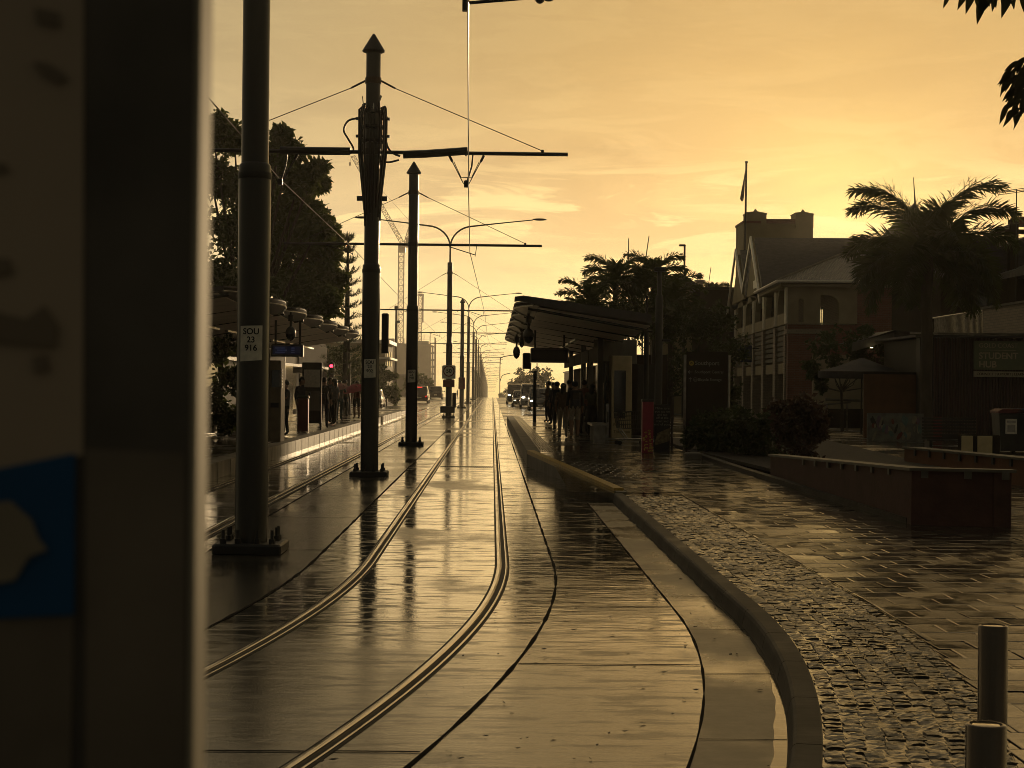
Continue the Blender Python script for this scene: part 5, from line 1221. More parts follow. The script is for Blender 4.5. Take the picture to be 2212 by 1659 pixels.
# brick terrace with balustrade above and behind
t = thing('brick_terrace', 'brick terrace wall with a pale railing above the student hub roof', 'wall', (16.3, 50, 0))
za0, za1 = A(2200, 643, 51).z, A(2025, 684, 60).z
b = MB(); b.prism([(0, 0, 3.3), (0, 5.2, 3.3), (0, 5.2, 4.45), (0, 0, 4.45)], (2, 0, 0)); b.build('brick_parapet', m_bpale, t)
b = MB(); b.b2((-.08, -.1, 4.45), (2.05, 5.3, 4.53)); b.build('coping', m_panel, t)
b = MB(); b.tube([(0, 5.2, 4.42), (0, 11.5, 4.42)], .035, 6); b.tube([(0, 5.2, 3.5), (0, 11.5, 3.5)], .02, 6)
for k in range(44): b.tube([(0, 5.3 + .14 * k, 3.5), (0, 5.3 + .14 * k, 4.42)], .012, 4)
b.build('railing', m_silver, t)
b = MB(); b.b2((.0, 0, 0), (3, 11.6, 3.3)); b.build('lower_wall', m_brown, t)
t = thing('terrace_house', 'dark two-storey house behind the terrace with sloping pale barge boards', 'building', (A(2035, 700, 63).x, 63, 0))
x0 = t.location.x; L2 = lambda px, py, Y=63: (A(px, py, Y).x - x0, 0, A(px, py, Y).z)
b = MB(); q = L2(2035, 600); b.b2((0, .2, 0), (9, 8, q[2])); b.build('wall', m_brown, t)
P = [L2(2085, 528), L2(2128, 508), L2(2162, 533), L2(2235, 505), L2(2290, 600), L2(2060, 600)]; b = MB(); b.prism([(x, .1, z) for x, _, z in P], (0, 7, 0)); b.build('roof', m_slate, t)
b = MB(); P = [L2(2135, 502), L2(2185, 482), L2(2185, 497), L2(2137, 516)]; b.prism([(x, -.2, z) for x, _, z in P], (0, .15, 0)); b.build('barge_board', m_silver, t)
b = MB(); P = [L2(2158, 592), L2(2240, 562), L2(2240, 588), L2(2160, 604)]; b.prism([(x, -1.2, z) for x, _, z in P], (0, 1.4, 0)); b.build('balcony_roof', m_corr, t)
b = MB(); q = L2(2184, 470); b.b2((q[0] - .12, -.3, 2), (q[0] + .2, 0, q[2] - .1)); b.b2((q[0] - .6, -.3, L2(2184, 506)[2]), (q[0] + 3, 0, L2(2184, 497)[2])); b.build('timber_post', m_brown, t)
b = MB(); q = L2(2200, 470); b.b2((q[0], .3, L2(2200, 485)[2]), (q[0] + 2, 1, L2(2200, 466)[2])); b.build('chimney', m_brick, t)
for px in (2075, 2130): q = L2(px, 630); b = MB(); b.bbox((q[0], .17, q[2]), (.6, .06, 1.1), .02); b.build('window', m_glass, t)
q = A(2196, 408, 62); t = thing('tv_aerial', 'television aerial on a thin mast at the right edge of the skyline', 'aerial', (q.x, 62, 0)); z = q.z
b = MB(); b.tube([(0, 0, 3), (0, 0, z)], .025, 6); b.build('mast', m_dark, t)
b = MB()
for dz, x0_, x1_ in ((.0, -.9, .6), (.06, -.65, .6), (-.06, -.65, .6)): b.tube([(x0_, 0, z - .1 + dz + .1 * x0_), (x1_, .1, z - .04 + dz + .1 * x1_)], .012, 4)
for k in range(5): b.tube([(-.55 + .25 * k, -.5, z - .1), (-.5 + .25 * k, .5, z - .05)], .010, 4)
for k in range(4): b.tube([(-.2, -.1, z - 1.05 - .08 * k), (.15, .1, z - 1.03 - .08 * k)], .012, 4)
b.build('elements', m_dark, t)
# cafe corner: pale wall, timber wall, mural, gate rail, awning, parasol
t = thing('cafe_wall', 'pale cafe wall with doors behind the parasol and small tree', 'wall', (A(1755, 900, 66).x, 66, .318)); x0 = t.location.x
b = MB(); b.b2((0, 0, 0), (2.0, .2, 2.8)); b.build('pale_panel', m_render, t); b = MB(); b.b2((2.0, .05, 0), (6, .3, 2.7)); b.build('dark_panel', m_brown, t); b = MB(); b.b2((2.9, -.02, .4), (3.5, .04, 2.2)); b.build('door', mat('door_green', (.07, .075, .04), .6), t)
t = thing('timber_wall', 'rust orange timber wall panel above the painted mural', 'wall', (A(1872, 905, 50).x, 50.4, .318))
b = MB(); b.b2((0, 0, .0), (1.75, .1, 1.95)); b.build('panel', mat('rust_timber', (.12, .05, .022), .65, var=.25, vs=3), t); b = MB(); b.b2((-.02, -.03, 1.9), (1.77, .12, 1.97)); b.build('cap', m_brown, t)
t = thing('mural_wall', 'low wall painted with pale swirling leaf shapes, left of the palm trunk', 'mural', (A(1874, 960, 46).x, 46, .318))
b = MB(); b.b2((0, 0, 0), (1.55, .12, .78)); b.build('wall', mat('mural_ground', (.12, .12, .10), .7, var=.4, vs=4), t); R = random.Random(3)
b = MB(); cols = [mat('mural_%s' % k, c, .7) for k, c in (('cream', (.20, .175, .125)), ('teal', (.08, .13, .12)), ('violet', (.13, .09, .12)), ('red', (.12, .03, .025)), ('black', (.03, .03, .03)))]
for k in range(34):
    b.cur = [0, 0, 1, 2, 0, 4, 1, 3][k % 8] if k != 7 else 3
    x, z, h_, w_, a_ = R.uniform(.1, 1.45), R.uniform(.15, .62), R.uniform(.12, .34), R.uniform(.025, .07), R.uniform(-.7, .7); yy = -.003 - .0004 * k
    pts = [(x + (w_ * math.cos(q) * math.cos(a_) - h_ / 2 * math.sin(q) * math.sin(a_)), yy, max(.01, min(.77, z + w_ * math.cos(q) * math.sin(a_) + h_ / 2 * math.sin(q) * math.cos(a_)))) for q in [2 * math.pi * i / 14 for i in range(14)]]; b.add(pts, [tuple(range(14))])
struct(b.build('painted_shapes', cols, t), 'stuff')
t = thing('gate_rail', 'low pale railing with a gate beside the cafe wall', 'railing', (A(1770, 900, 58).x, 58, .318))
b = MB(); a0, a1 = A(1742, 876, 58), A(1833, 869, 58); x0 = t.location.x; b.tube([(a0.x - x0, -.6, a0.z - .318), (a1.x - x0, -.3, a1.z - .318)], .035, 6)
a0, a1 = A(1783, 863, 58), A(1872, 866, 58); b.tube([(a0.x - x0, 0, a0.z - .318), (a1.x - x0, 0, a1.z - .318)], .05, 6)
b.build('top_rail', m_panel, t); b = MB()
for px in (1745, 1786, 1830, 1870): k = A(px, 870, 58); b.tube([(k.x - x0, 0, 0), (k.x - x0, 0, k.z - .33)], .03, 6)
b.build('rail_posts', m_silver, t); b = MB(); b.b2((.2, .02, .08), (1.6, .05, .75)); b.build('gate_panel', m_brown, t)
t = thing('awning', 'pale sloping awning edge over the cafe, left of the palm trunk', 'awning', (A(1843, 754, 55).x, 55, 0)); x0 = t.location.x; Q = lambda px, py: (A(px, py, 55).x - x0, 0, A(px, py, 55).z)
b = MB(); b.prism([Q(1843, 741), Q(1932, 713), Q(1932, 734), Q(1843, 759)], (0, .12, 0)); b.build('valance', m_panel, t); b = MB(); b.prism([Q(1843, 741), Q(1932, 713), Q(1995, 718), Q(1995, 726), Q(1932, 718)], (0, 3, 0)); b.prism([Q(1932, 715), Q(1990, 722), Q(1990, 745), Q(1932, 736)], (0, .1, 0)); b.build('roof_sheet', m_slate, t)
b = MB(); k = Q(1985, 740); b.tube([(k[0], .5, .3), (k[0], .5, k[2])], .04, 6); b.build('post', m_dark, t)
q = Q(1878, 751); b = MB(); b.box((q[0] + .05, -.1, q[2]), (.09, .05, .03)); b.build('lit_lamp', mat('lamp_glow', (.8, .7, .5), .4, emit=(1, .85, .45, 3)), t)
q = A(1862, 780, 54); t = thing('cafe_parasol', 'big dark cafe parasol under the small spreading tree', 'parasol', (q.x, 54, .318))
zc = A(1862, 772, 54).z - .318; ze_ = A(1862, 803, 54).z - .318; r = 95 / 3600 * 54
b = MB(); vs = [(0, 0, zc)]; fs = []
for rr, z in ((r * .55, ze_ + (zc - ze_) * .38), (r, ze_), (r, ze_ - .22)):
    vs += [(rr * math.cos(2 * math.pi * k / 16), rr * math.sin(2 * math.pi * k / 16), z) for k in range(16)]
for k in range(16): fs.append((0, 1 + k, 1 + (k + 1) % 16))
for j in (0, 1):
    for k in range(16): o = 1 + 16 * j; fs.append((o + k, o + 16 + k, o + 16 + (k + 1) % 16, o + (k + 1) % 16))
b.add(vs, fs); b.build('canopy', mat('parasol_canvas', (.035, .032, .034), .7), t, True); b = MB(); b.tube([(0, 0, 0), (0, 0, zc)], .03, 8); b.build('pole', m_dark, t)
# left side: low shops behind the platform, building corner with lit eaves, distant gold facade
t = thing('corner_shop', 'shop building with a sunlit white cornice right of the second pole', 'building', (A(800, 850, 165).x, 165, 0)); x0 = t.location.x
k = A(833, 742, 165); b = MB(); b.b2((-14, 0, 0), (k.x - x0, 12, k.z)); b.build('wall', m_render, t); b = MB(); b.b2((-14, -.4, k.z), (k.x - x0 + .4, 12.3, k.z + .35)); b.build('cornice', m_trim, t)
b = MB(); z = A(833, 772, 165).z; b.b2((-14, -1.2, z - .2), (k.x - x0 + .5, 12, z)); b.build('awning', m_trim, t)
for i in range(3): b = MB(); b.b2((k.x - x0, 1.5 + 3.2 * i, k.z - 2.2), (k.x - x0 + .04, 3.6 + 3.2 * i, k.z - .7)); b.build('window', m_glass, t)
t = thing('row_of_shops', 'dark low shop row behind the left platform shelter', 'building', (-10.4, 30, 0))
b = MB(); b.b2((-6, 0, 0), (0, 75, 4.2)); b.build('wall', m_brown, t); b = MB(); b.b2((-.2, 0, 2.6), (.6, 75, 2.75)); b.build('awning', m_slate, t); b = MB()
for k in range(11): b = MB(); b.b2((0, 1.5 + 6.5 * k, .4), (.05, 6.3 + 6.5 * k, 2.3)); b.build('shop_window', m_glass, t)
a, c = A(689, 798, 130), A(711, 838, 130); t = thing('sunlit_house', 'small patch of golden sunlit house seen over the left crowd', 'house', (a.x, 130, 0))
b = MB(); b.prism([(0, 0, 0), (c.x - a.x, 0, 0), (c.x - a.x, 0, a.z), ((c.x - a.x) * .4, 0, a.z - .3), (0, 0, a.z - .9)], (-1.5, 5, 0)); b.build('wall', m_trim, t); b = MB(); b.b2((.05, -.1, 1.2), (.4, -.02, 2)); b.build('window', m_glass, t)

# ================================================================== planter walls, benches, bins
m_rbrick = mat('planter_brick', (.075, .032, .024), .7, var=.25, vs=3, bump=.004, bs=20)
m_obrick = mat('planter_orange', (.14, .055, .024), .65, var=.2, vs=3, bump=.004, bs=20)
m_cap = mat('planter_capping', (.11, .094, .072), .5, var=.25, vs=4)
m_soil = mat('soil', (.035, .028, .02), .8, var=.4, vs=8, bump=.02, bs=20)
def capjoints(b, p0, p1, n, w=.05, h=.075, side=Vector((-1, 0, 0))):
    for k in range(n):
        c = p0.lerp(p1, (k + .5) / n); d = (p1 - p0).normalized(); b.box((c.x, c.y, c.z - h / 2), (w if abs(d.x) > .5 else .03, w if abs(d.y) > .5 else .03, h))
t = thing('planter_wall', 'dark red-brown planter wall with pale capping clips, nearest on the right', 'planter', (4.9, 20.0, 0))
za, zb = .80, .56; Yn, Yf = -.0, 9.2
b = MB(); b.prism([(.16, 0, 0), (.0, Yf, .1), (.0, Yf, zb), (.16, 0, za - .02)], (.16, .05, 0)); b.prism([(.16, 0, 0), (1.28, -.28, 0), (1.28, -.28, za - .02), (.16, 0, za - .02)], (.03, .22, 0)); b.prism([(1.28, -.28, 0), (1.28, 2.8, .05), (1.28, 2.8, za - .1), (1.28, -.28, za - .02)], (-.2, .02, 0)); b.build('brick_face', m_rbrick, t)
b = MB(); b.prism([(.12, -.05, za - .02), (1.32, -.34, za - .02), (1.32, -.10, za - .02), (.36, .16, za - .02), (.26, Yf + .05, zb), (-.04, Yf + .05, zb)], (0, 0, .035)); b.build('capping', m_cap, t)
b = MB()
capjoints(b, Vector((.145, .6, za - .02)), Vector((.0, 6.6, zb + .07)), 7, .10, .09)
for f in (.13, .56, .93): b.box((.16 + 1.12 * f, -.295 * f - .035 + .03 * (1 - f), za - .06), (.085, .03, .09), R_(-14))
b.build('capping_clips', m_cap, t)
b = MB(); b.prism([(.3, .1, za - .06), (1.1, -.1, za - .06), (1.1, 2.8, za - .12), (.2, Yf, zb - .04)], (0, 0, .02)); b.build('soil_fill', m_soil, t)
t = thing('planter_wall', 'orange-brown planter wall behind the dark one, running to the right edge', 'planter', (8.2, 33.0, .2))
b = MB(); b.prism([(0, 0, -.1), (.75, -7.2, -.1), (.75, -7.2, .42), (0, 0, .38)], (.3, .0, 0)); b.build('brick_face', m_obrick, t)
b = MB(); b.prism([(-.04, .06, .38), (.71, -7.3, .42), (1.08, -7.3, .42), (.33, .06, .38)], (0, 0, .04)); b.build('capping', m_cap, t)
b = MB(); capjoints(b, Vector((.0, -.3, .41)), Vector((.72, -7.0, .43)), 9, .10, .14); b.build('capping_clips', m_dark, t)
# low kerb edging along the hedge
strip_b = MB(); pts = [(4.25, 36.2), (4.5, 31), (4.85, 26), (5.05, 20.2)]
for i in range(3):
    (xa, ya), (xb, yb) = pts[i], pts[i + 1]; strip_b.prism([(xa, ya, zr(ya) - .02), (xb, yb, zr(yb) - .02), (xb + .14, yb, zr(yb) - .02), (xa + .14, ya, zr(ya) - .02)], (0, 0, .09))
struct(strip_b.build('garden_kerb', m_kerb))
b = MB(); b.prism([(4.4, 36.2, .33), (5.0, 29.3, .26), (8.3, 29.3, .26), (9.0, 45, .33), (4.4, 45, .33)], (0, 0, .06)); struct(b.build('garden_soil', m_soil))
# drain block at the end of the edging
x, y = G(1496, 990, .30).x, G(1496, 990, .30).y
t = thing('kerb_block', 'small pale block at the end of the garden edging below the direction sign', 'block', (x, y, .30)); b = MB(); b.bbox((0, 0, .05), (.34, .3, .14), .03); b.build('block', m_cap, t)
# bench
x, y = 11.2, 39.0
t = thing('slatted_bench', 'dark slatted bench in front of the palm trunk', 'bench', (A(2050, 975, y).x, y, .31)); w = 118 / 3600 * y
b = MB()
for k in range(7): b.b2((-w / 2, -.02 + .01 * k, .30 + .075 * k), (w / 2, .02 + .01 * k, .35 + .075 * k))
b.build('backrest', m_dark, t); b = MB()
for k in range(4): b.b2((-w / 2, -.42 + .1 * k, .27), (w / 2, -.34 + .1 * k, .30))
b.build('seat', m_dark, t)
for s in (-1, 1): b = MB(); b.b2((s * w * .42 - .03, -.4, 0), (s * w * .42 + .03, .05, .27)); b.build('leg', m_dark, t)
# wheelie bins
def bin_(px, lid, label, Y=38.5):
    q = A(px, 985, Y); t = thing('wheelie_bin', label, 'bin', (q.x, Y, .31), group='wheelie bins at the right edge')
    b = MB(); b.add([(-.22, -.25, .06), (.22, -.25, .06), (.22, .25, .06), (-.22, .25, .06), (-.28, -.30, .92), (.28, -.30, .92), (.28, .3, .92), (-.28, .3, .92)], [(3, 2, 1, 0), (4, 5, 6, 7), (0, 1, 5, 4), (1, 2, 6, 5), (2, 3, 7, 6), (3, 0, 4, 7)]); b.build('body', mat('bin_plastic', (.03, .032, .03), .4), t)
    b = MB(); b.prism([(-.31, -.34, .93), (.31, -.34, .93), (.31, -.34, .98), (.2, -.34, 1.03), (-.2, -.34, 1.03), (-.31, -.34, .98)], (0, .66, 0)); b.build('lid', lid, t)
    b = MB(); b.b2((-.13, -.305, .45), (.13, -.275, .80)); st = b.build('sticker', m_white, t); b = MB(); b.b2((-.09, -.309, .5), (.09, -.306, .66)); b.b2((-.1, -.309, .71), (.1, -.306, .76)); b.build('sticker_print', m_silver, st)
    for s in (-1, 1): b = MB(); b.tube([(s * .2, .26, .09), (s * .26, .26, .09)], .09, 12); b.build('wheel', m_rub, t)
bin_(2175, mat('lid_red', (.11, .022, .022), .4), 'wheelie bin with a red lid in front of the slatted pavilion')
bin_(2216, mat('lid_blue', (.03, .07, .16), .4), 'wheelie bin with a blue lid cut by the right edge of the view')
t = thing('utility_cabinet', 'low pale double-door utility cabinet between the slatted bench and bins', 'cabinet', (A(2125, 975, 37.5).x, 37.5, .31))
b = MB(); b.bbox((-.05, .2, .22), (.85, .4, .44), .02); b.build('body', m_brown, t)
for xx, w in ((-.38, .26), (.02, .34)): b = MB(); b.bbox((xx, -.01, .22), (w, .03, .4), .01); b.build('door', m_tan, t)
t = thing('red_notice', 'small red notice fixed to the slatted pavilion left of the bins', 'sign', (A(2027, 922, 49.8).x, 49.88, A(2027, 922, 49.8).z)); b = MB(); b.bbox((0, 0, 0), (.26, .02, .6), .005); b.build('plate', m_red, t)
# bollards
def bollard(px, py, D, label):
    q = A(px, py, D); t = thing('bollard', label, 'bollard', (q.x, D, .125), group='steel bollards in the bottom right corner'); h = q.z - .125; r = .0575
    b = MB(); b.lathe([(r, 0), (r, h - .006), (r - .003, h - .002), (r - .009, h), (r - .012, h), (r - .013, h - .006)], n=48); b.build('tube', mat('bollard_steel', (.10, .082, .066), .2, 1.0, var=.18, vs=4, stretch=(14, 14, .4), bump=.00015, bs=120, rvar=.06), t, True)
    b = MB(); b.lathe([(r - .013, h - .008), (r - .018, h - .004), (r - .022, h - .002), (.002, h - .0015)], n=40); b.build('cap', mat('bollard_cap', (.5, .45, .38), .12, 1.0, var=.2, vs=30, bump=.0004, bs=40), t, True)
    b = MB(); b.lathe([(r + .012, 0), (r + .012, .006), (r, .012)], n=32); b.build('base_flange', m_steel, t, True)
    return t
bollard(2145.5, 1350, 6.55, 'farther steel bollard, standing behind the other at the right edge')
bollard(2130, 1563, 4.70, 'nearest steel bollard with a bright wet cap in the bottom right corner')
# leaf litter and dirt on the road
b = MB(); R = random.Random(9)
spots = [(G(*p, .01)) for p in ((1542, 1380), (1578, 1414), (1592, 1413), (1640, 1490), (1660, 1655), (1480, 1400), (1520, 1310), (1545, 1316), (1130, 1480), (1105, 1535), (1290, 1610), (1050, 1590), (1350, 1580), (1240, 1640), (1470, 1250), (1495, 1285))]
for _ in range(70): y = R.uniform(7.6, 15); spots.append(Vector((R.uniform(.1, 1.8) + bend(y), y, .01)))
for c in spots:
    s = R.uniform(.008, .03); a = R.uniform(0, 6.3); d = Vector((math.cos(a), math.sin(a), 0)) * s; u = Vector((-math.sin(a), math.cos(a), .3)) * s * .4; c = Vector((c.x, c.y, .012))
    b.add([c - d, c - u * .8, c + d + Vector((0, 0, .004)), c + u], [(0, 1, 2, 3)])
struct(b.build('fallen_leaves', mat('dead_leaf', (.03, .02, .012), .6)), 'stuff')

# ================================================================== cars
m_tyre = mat('tyre', (.015, .015, .015), .7)
m_head = mat('headlight_lit', (.9, .9, .9), .2, emit=(1, .88, .62, 6)); m_tail = mat('tail_light_lit', (.5, .02, .02), .3, emit=(1, .04, .03, 2.2)); m_lens = mat('lamp_lens', (.3, .28, .26), .1)
def car(label, x, Y, paint, front=True, kind='suv', brake=False, lights=True, z=None):
    t = thing('car', label, 'car', (x, Y, zp(Y) if z is None else z), 0 if front else math.pi, group=None)
    h = {'suv': 1.62, 'van': 1.95, 'sedan': 1.38}[kind]; w = {'suv': 1.72, 'van': 1.75, 'sedan': 1.66}[kind]; L_ = 4.3; hb = h * .56
    nose = {'suv': .95, 'van': .45, 'sedan': 1.05}[kind]
    # loft of sections along the length: (y, half-width low, half-width high, z low, z high)
    secs = [(-L_ / 2, .40, .40, .42, .62), (-L_ / 2 + .10, .47, .46, .26, hb - .10), (-L_ / 2 + .5, .50, .49, .22, hb - .02), (-L_ / 2 + nose, .50, .485, .20, hb), (0, .50, .485, .20, hb + .02), (L_ / 2 - .5, .50, .48, .20, hb + .02), (L_ / 2 - .08, .47, .45, .26, hb - .03), (L_ / 2, .42, .41, .40, hb - .12)]
    b = MB(); vs = []; fs = []; k = 8
    for y, a, c, z0, z1 in secs:
        a *= w; c *= w; vs += [(-a * .93, y, z0), (-a, y, z0 + .12), (-a, y, (z0 + z1) / 2), (-c * .95, y, z1), (c * .95, y, z1), (a, y, (z0 + z1) / 2), (a, y, z0 + .12), (a * .93, y, z0)]
    for i in range(len(secs) - 1):
        for j in range(k): fs.append((i * k + j, i * k + (j + 1) % k, (i + 1) * k + (j + 1) % k, (i + 1) * k + j))
    fs += [tuple(range(k - 1, -1, -1)), tuple(range((len(secs) - 1) * k, len(secs) * k))]; b.add(vs, fs)
    ws = -L_ / 2 + nose; top = h; wr = w * .40
    ca = [(ws, .46 * w, hb), (ws + .62, wr, top - .06), (ws + .95, wr * .97, top), (L_ / 2 - (.35 if kind != 'sedan' else 1.1), wr * .97, top - .02), (L_ / 2 - (.12 if kind != 'sedan' else .55), .45 * w, hb)]
    vs = []; fs = []
    for y, a, z1 in ca: vs += [(-max(a, .02) - (.0), y, z1), (max(a, .02), y, z1)]
    vs += [(-.47 * w, y, hb) for y, _, _ in ca] + [(.47 * w, y, hb) for y, _, _ in ca]; n = len(ca)
    for i in range(n - 1):
        fs.append((2 * i, 2 * i + 1, 2 * i + 3, 2 * i + 2)); fs.append((2 * n + i, 2 * i, 2 * i + 2, 2 * n + i + 1)); fs.append((2 * i + 1, 3 * n + i, 3 * n + i + 1, 2 * i + 3))
    b.add(vs, fs); b.build('body', paint, t, True)
    def glass(name, y0, z0, w0, y1, z1, w1, off): b = MB(); b.prism([(-w0, y0, z0), (w0, y0, z0), (w1, y1, z1), (-w1, y1, z1)], (0, off, .004)); b.build(name, m_glass, t)
    glass('windscreen', ws + .03, hb + .05, .42 * w, ws + .60, top - .10, wr * .92, -.03)
    yb = ca[-1][0]; ya = ca[-2][0]; glass('rear_window', yb - .05, hb + .08, .40 * w, ya + .02, top - .10, wr * .88, .03)
    for s in (-1, 1):
        b = MB(); b.prism([(s * (.47 * w), ws + .3, hb + .05), (s * (wr + .01), ws + .8, top - .10), (s * (wr + .01), ya - .05, top - .10), (s * (.47 * w), yb - .3, hb + .05)], (s * .012, 0, 0)); b.build('side_window', m_glass, t)
        b = MB(); b.bbox((s * (.5 * w + .1), ws + .35, hb + .08), (.18, .1, .13), .02); b.build('wing_mirror', paint, t)
        for y in (-L_ / 2 + .85, L_ / 2 - .85):
            b = MB(); b.tube([(s * (.5 * w - .2), y, .31), (s * (.5 * w + .005), y, .31)], .31, 16); wl = b.build('wheel', m_tyre, t); b = MB(); b.tube([(s * (.5 * w + .0), y, .31), (s * (.5 * w + .012), y, .31)], .19, 12); b.build('rim', m_silver, wl)
        b = MB(); b.ell((s * .35 * w, -L_ / 2 + .06, hb - .24), (.14, .07, .075), 10, 6); b.build('headlight', m_head if (front and lights) else m_lens, t, True)
        b = MB(); b.bbox((s * .36 * w, L_ / 2 - .03, hb - .25), (.2, .06, .16), .02); b.build('tail_light', m_tail if (not front and brake) else m_red, t)
        if front and lights and kind != 'van': b = MB(); b.ell((s * .37 * w, -L_ / 2 + .06, .42), (.07, .05, .05), 8, 5); b.build('fog_lamp', m_head, t, True)
    b = MB(); b.bbox((0, -L_ / 2 - .01, .5), (.9, .04, .16), .01); b.build('grille', m_dark, t)
    b = MB(); b.bbox((0, -L_ / 2 - .03, .36), (.37, .02, .11), .004); b.bbox((0, L_ / 2 + .01, .55), (.37, .02, .11), .004); b.build('number_plate', m_white, t)
    if brake: b = MB(); b.box((0, ya + .10, top - .09), (.5, .06, .06)); b.build('brake_lamp', m_tail, t)
m_pb = mat('paint_black', (.015, .015, .016), .18, coat=1); m_pw = mat('paint_silver', (.35, .33, .30), .25, coat=1); m_pg = mat('paint_grey', (.06, .06, .06), .2, coat=1)
xa = lambda px, Y: A(px, 860, Y).x
car('black off-roader with lit headlights, first of the queue at the right of the road', xa(1113, 163), 163, m_pb, kind='van')
car('low sedan with headlights on between the off-roader and the pale van', xa(1127, 143), 143, m_pg, kind='sedan')
car('pale van with a bright headlight in the queue behind the platform end', xa(1146, 133), 133, m_pw, kind='van')
car('dark grey sedan nearest to the right platform end in the queue', xa(1166, 122), 122, m_pg, kind='suv')
car('dark car mostly hidden behind the waiting people at the end of the queue', xa(1192, 140), 140, m_pb, kind='suv')
car('dark hatchback with a glowing red brake light driving away on the left', xa(908, 160), 160, m_pb, False, 'suv', True)
car('silver-edged hatchback driving away just ahead of the braking car', xa(942, 205), 205, m_pg, False, 'suv')
car('pale parked car half hidden behind the second pole on the left', xa(806, 128), 128, m_pw, False, 'sedan')
# traffic lights
def tlight(px, py, Y, label, red=True, pole_h=None):
    q = A(px, py, Y); t = thing('traffic_light', label, 'traffic light', (q.x, Y, zp(Y))); h = q.z - zp(Y)
    b = MB(); b.tube([(0, 0.1, 0), (0, .1, h + .4)], .06, 8); b.build('pole', m_dark, t); b = MB(); b.bbox((0, 0, h - .28), (.30, .2, .95), .04); b.build('case', m_dark, t)
    for k, (c, on) in enumerate((((1, .03, .05), red), ((.2, .12, 0), False), ((0, .1, .05), False))): b = MB(); b.lathe([(.10, -.01), (.10, .0)], n=14); o = b.build('lens', mat('lens_on' if on else 'lens_off', (.05, .02, .02), .3, emit=(1, .03, .06, 6) if on else None), t, loc=(0, -.105, h - .28 * k)); o.rotation_euler = (R_(90), 0, 0)
tlight(716, 791, 92, 'traffic light glowing red above the crowd on the left platform')
tlight(1797 / 1.0 * 0 + 988, 846, 330, 'tiny far traffic light between the left lanes and the pole row', False)
t = thing('traffic_island', 'low dark kerbed island at the end of the right platform', 'traffic island', (3.1, 92, 0)); b = MB(); b.bbox((0, 0, .07), (2.6, 5, .15), .05); b.build('kerb', m_conc, t); b = MB(); b.bbox((0, 0, .155), (2.3, 4.6, .03), .01); b.build('paving', m_soil, t)
t = thing('traffic_island', 'kerbed island beyond the left platform near the parked car', 'traffic island', (-6.6, 100, 0)); b = MB(); b.bbox((0, 0, .07), (2.6, 7, .15), .05); b.build('kerb', m_conc, t); b = MB(); b.bbox((0, 0, .155), (2.3, 6.6, .03), .01); b.build('paving', m_soil, t)
q = A(1080, 820, 330); t = thing('street_lamp', 'single curved street lamp near the hazy trees at the right of the horizon', 'street lamp', (q.x, 330, zp(330)))
b = MB(); h = 8.5; b.tube(spl([(0, 0, 0), (0, 0, h - 1.2), (.4, 0, h - .3), (1.4, 0, h), (3.2, 0, h + .25)]), .09, 6); b.tube(spl([(0, 0, 3.4), (.5, 0, 4.6), (2.0, 0, 5.1)]), .07, 6); b.build('pole', m_pole, t, True); b = MB(); b.ell((3.5, 0, h + .28), (.45, .15, .08), 8, 5); b.build('lamp_head', m_dark, t)
q = A(856, 665, 190); t = thing('street_lamp', 'slim rust-coloured lamp post in front of the tower crane mast', 'street lamp', (q.x, 190, 0)); b = MB(); b.tube([(0, 0, 0), (0, 0, q.z)], [.16, .1], 8); b.build('pole', m_dark, t); b = MB(); b.bbox((.0, 0, q.z), (.4, .3, .5), .05); b.bbox((.2, 0, q.z - 1.6), (.5, .3, .3), .05); b.build('lamp_head', m_dark, t)

# ================================================================== building site and cranes
m_site = mat('site_concrete', (.10, .085, .06), .8, var=.25, vs=.3); m_net = mat('site_netting', (.34, .28, .16), .6, var=.5, vs=.8); m_crane = mat('crane_steel', (.20, .11, .06), .5, var=.2)
Yb = 600; g = zp(Yb); a, c = A(822, 745, Yb), A(934, 745, Yb)
t = thing('building_site', 'hazy unfinished building wrapped in netting, with scaffold tubes on top', 'building', (a.x, Yb, g)); W = c.x - a.x; H_ = a.z - g
b = MB(); nf = 8
for k in range(nf + 1): b.b2((0, 0, H_ * k / nf - .35), (W, 16, H_ * k / nf))
for k in range(7):
    for yy in (0, 8, 15.6): b.b2((W * k / 6 - .25, yy, 0), (W * k / 6 + .25, yy + .5, H_))
b.build('frame', m_site, t)
b = MB(); b.b2((.1, -.5, 0), (W - .4, -.35, H_ + .6)); b.b2((W * .5, -.6, H_ * .3), (W * .93, -.5, H_ + 1.5)); b.build('netting', m_site, t)
b = MB()
for i in range(nf):
    z0, z1 = H_ * i / nf, H_ * (i + 1) / nf
    for yy in range(0, 15, 3): b.b2((W + .15, yy + .2, z0 + .3), (W + .25, yy + 2.4, z1 - .5))
b.build('edge_screen', m_net, t)
b = MB(); R = random.Random(2)
for k in range(16): x = W * R.random(); b.tube([(x, 1, H_), (x, 1, H_ + R.uniform(1.5, 5))], .09, 4)
for k in range(9): b.tube([(W + .8, k * 1.8, 0), (W + .8, k * 1.8, H_ + 3)], .08, 4)
for k in range(14): b.tube([(W + .8, 0, k * H_ / 12), (W + .8, 15, k * H_ / 12)], .07, 4); b.tube([(W - 6, -.7, H_ + .25 * k), (W + .8, -.7, H_ + .25 * k)], .03, 4) if k % 4 == 0 else None
b.build('scaffold', m_crane, t)
b = MB(); b.b2((W * .12, 2, H_), (W * .26, 7, H_ + 2.4)); b.b2((W * .62, 2, H_), (W * .8, 7, H_ + 1.6)); b.build('lift_core', m_site, t)
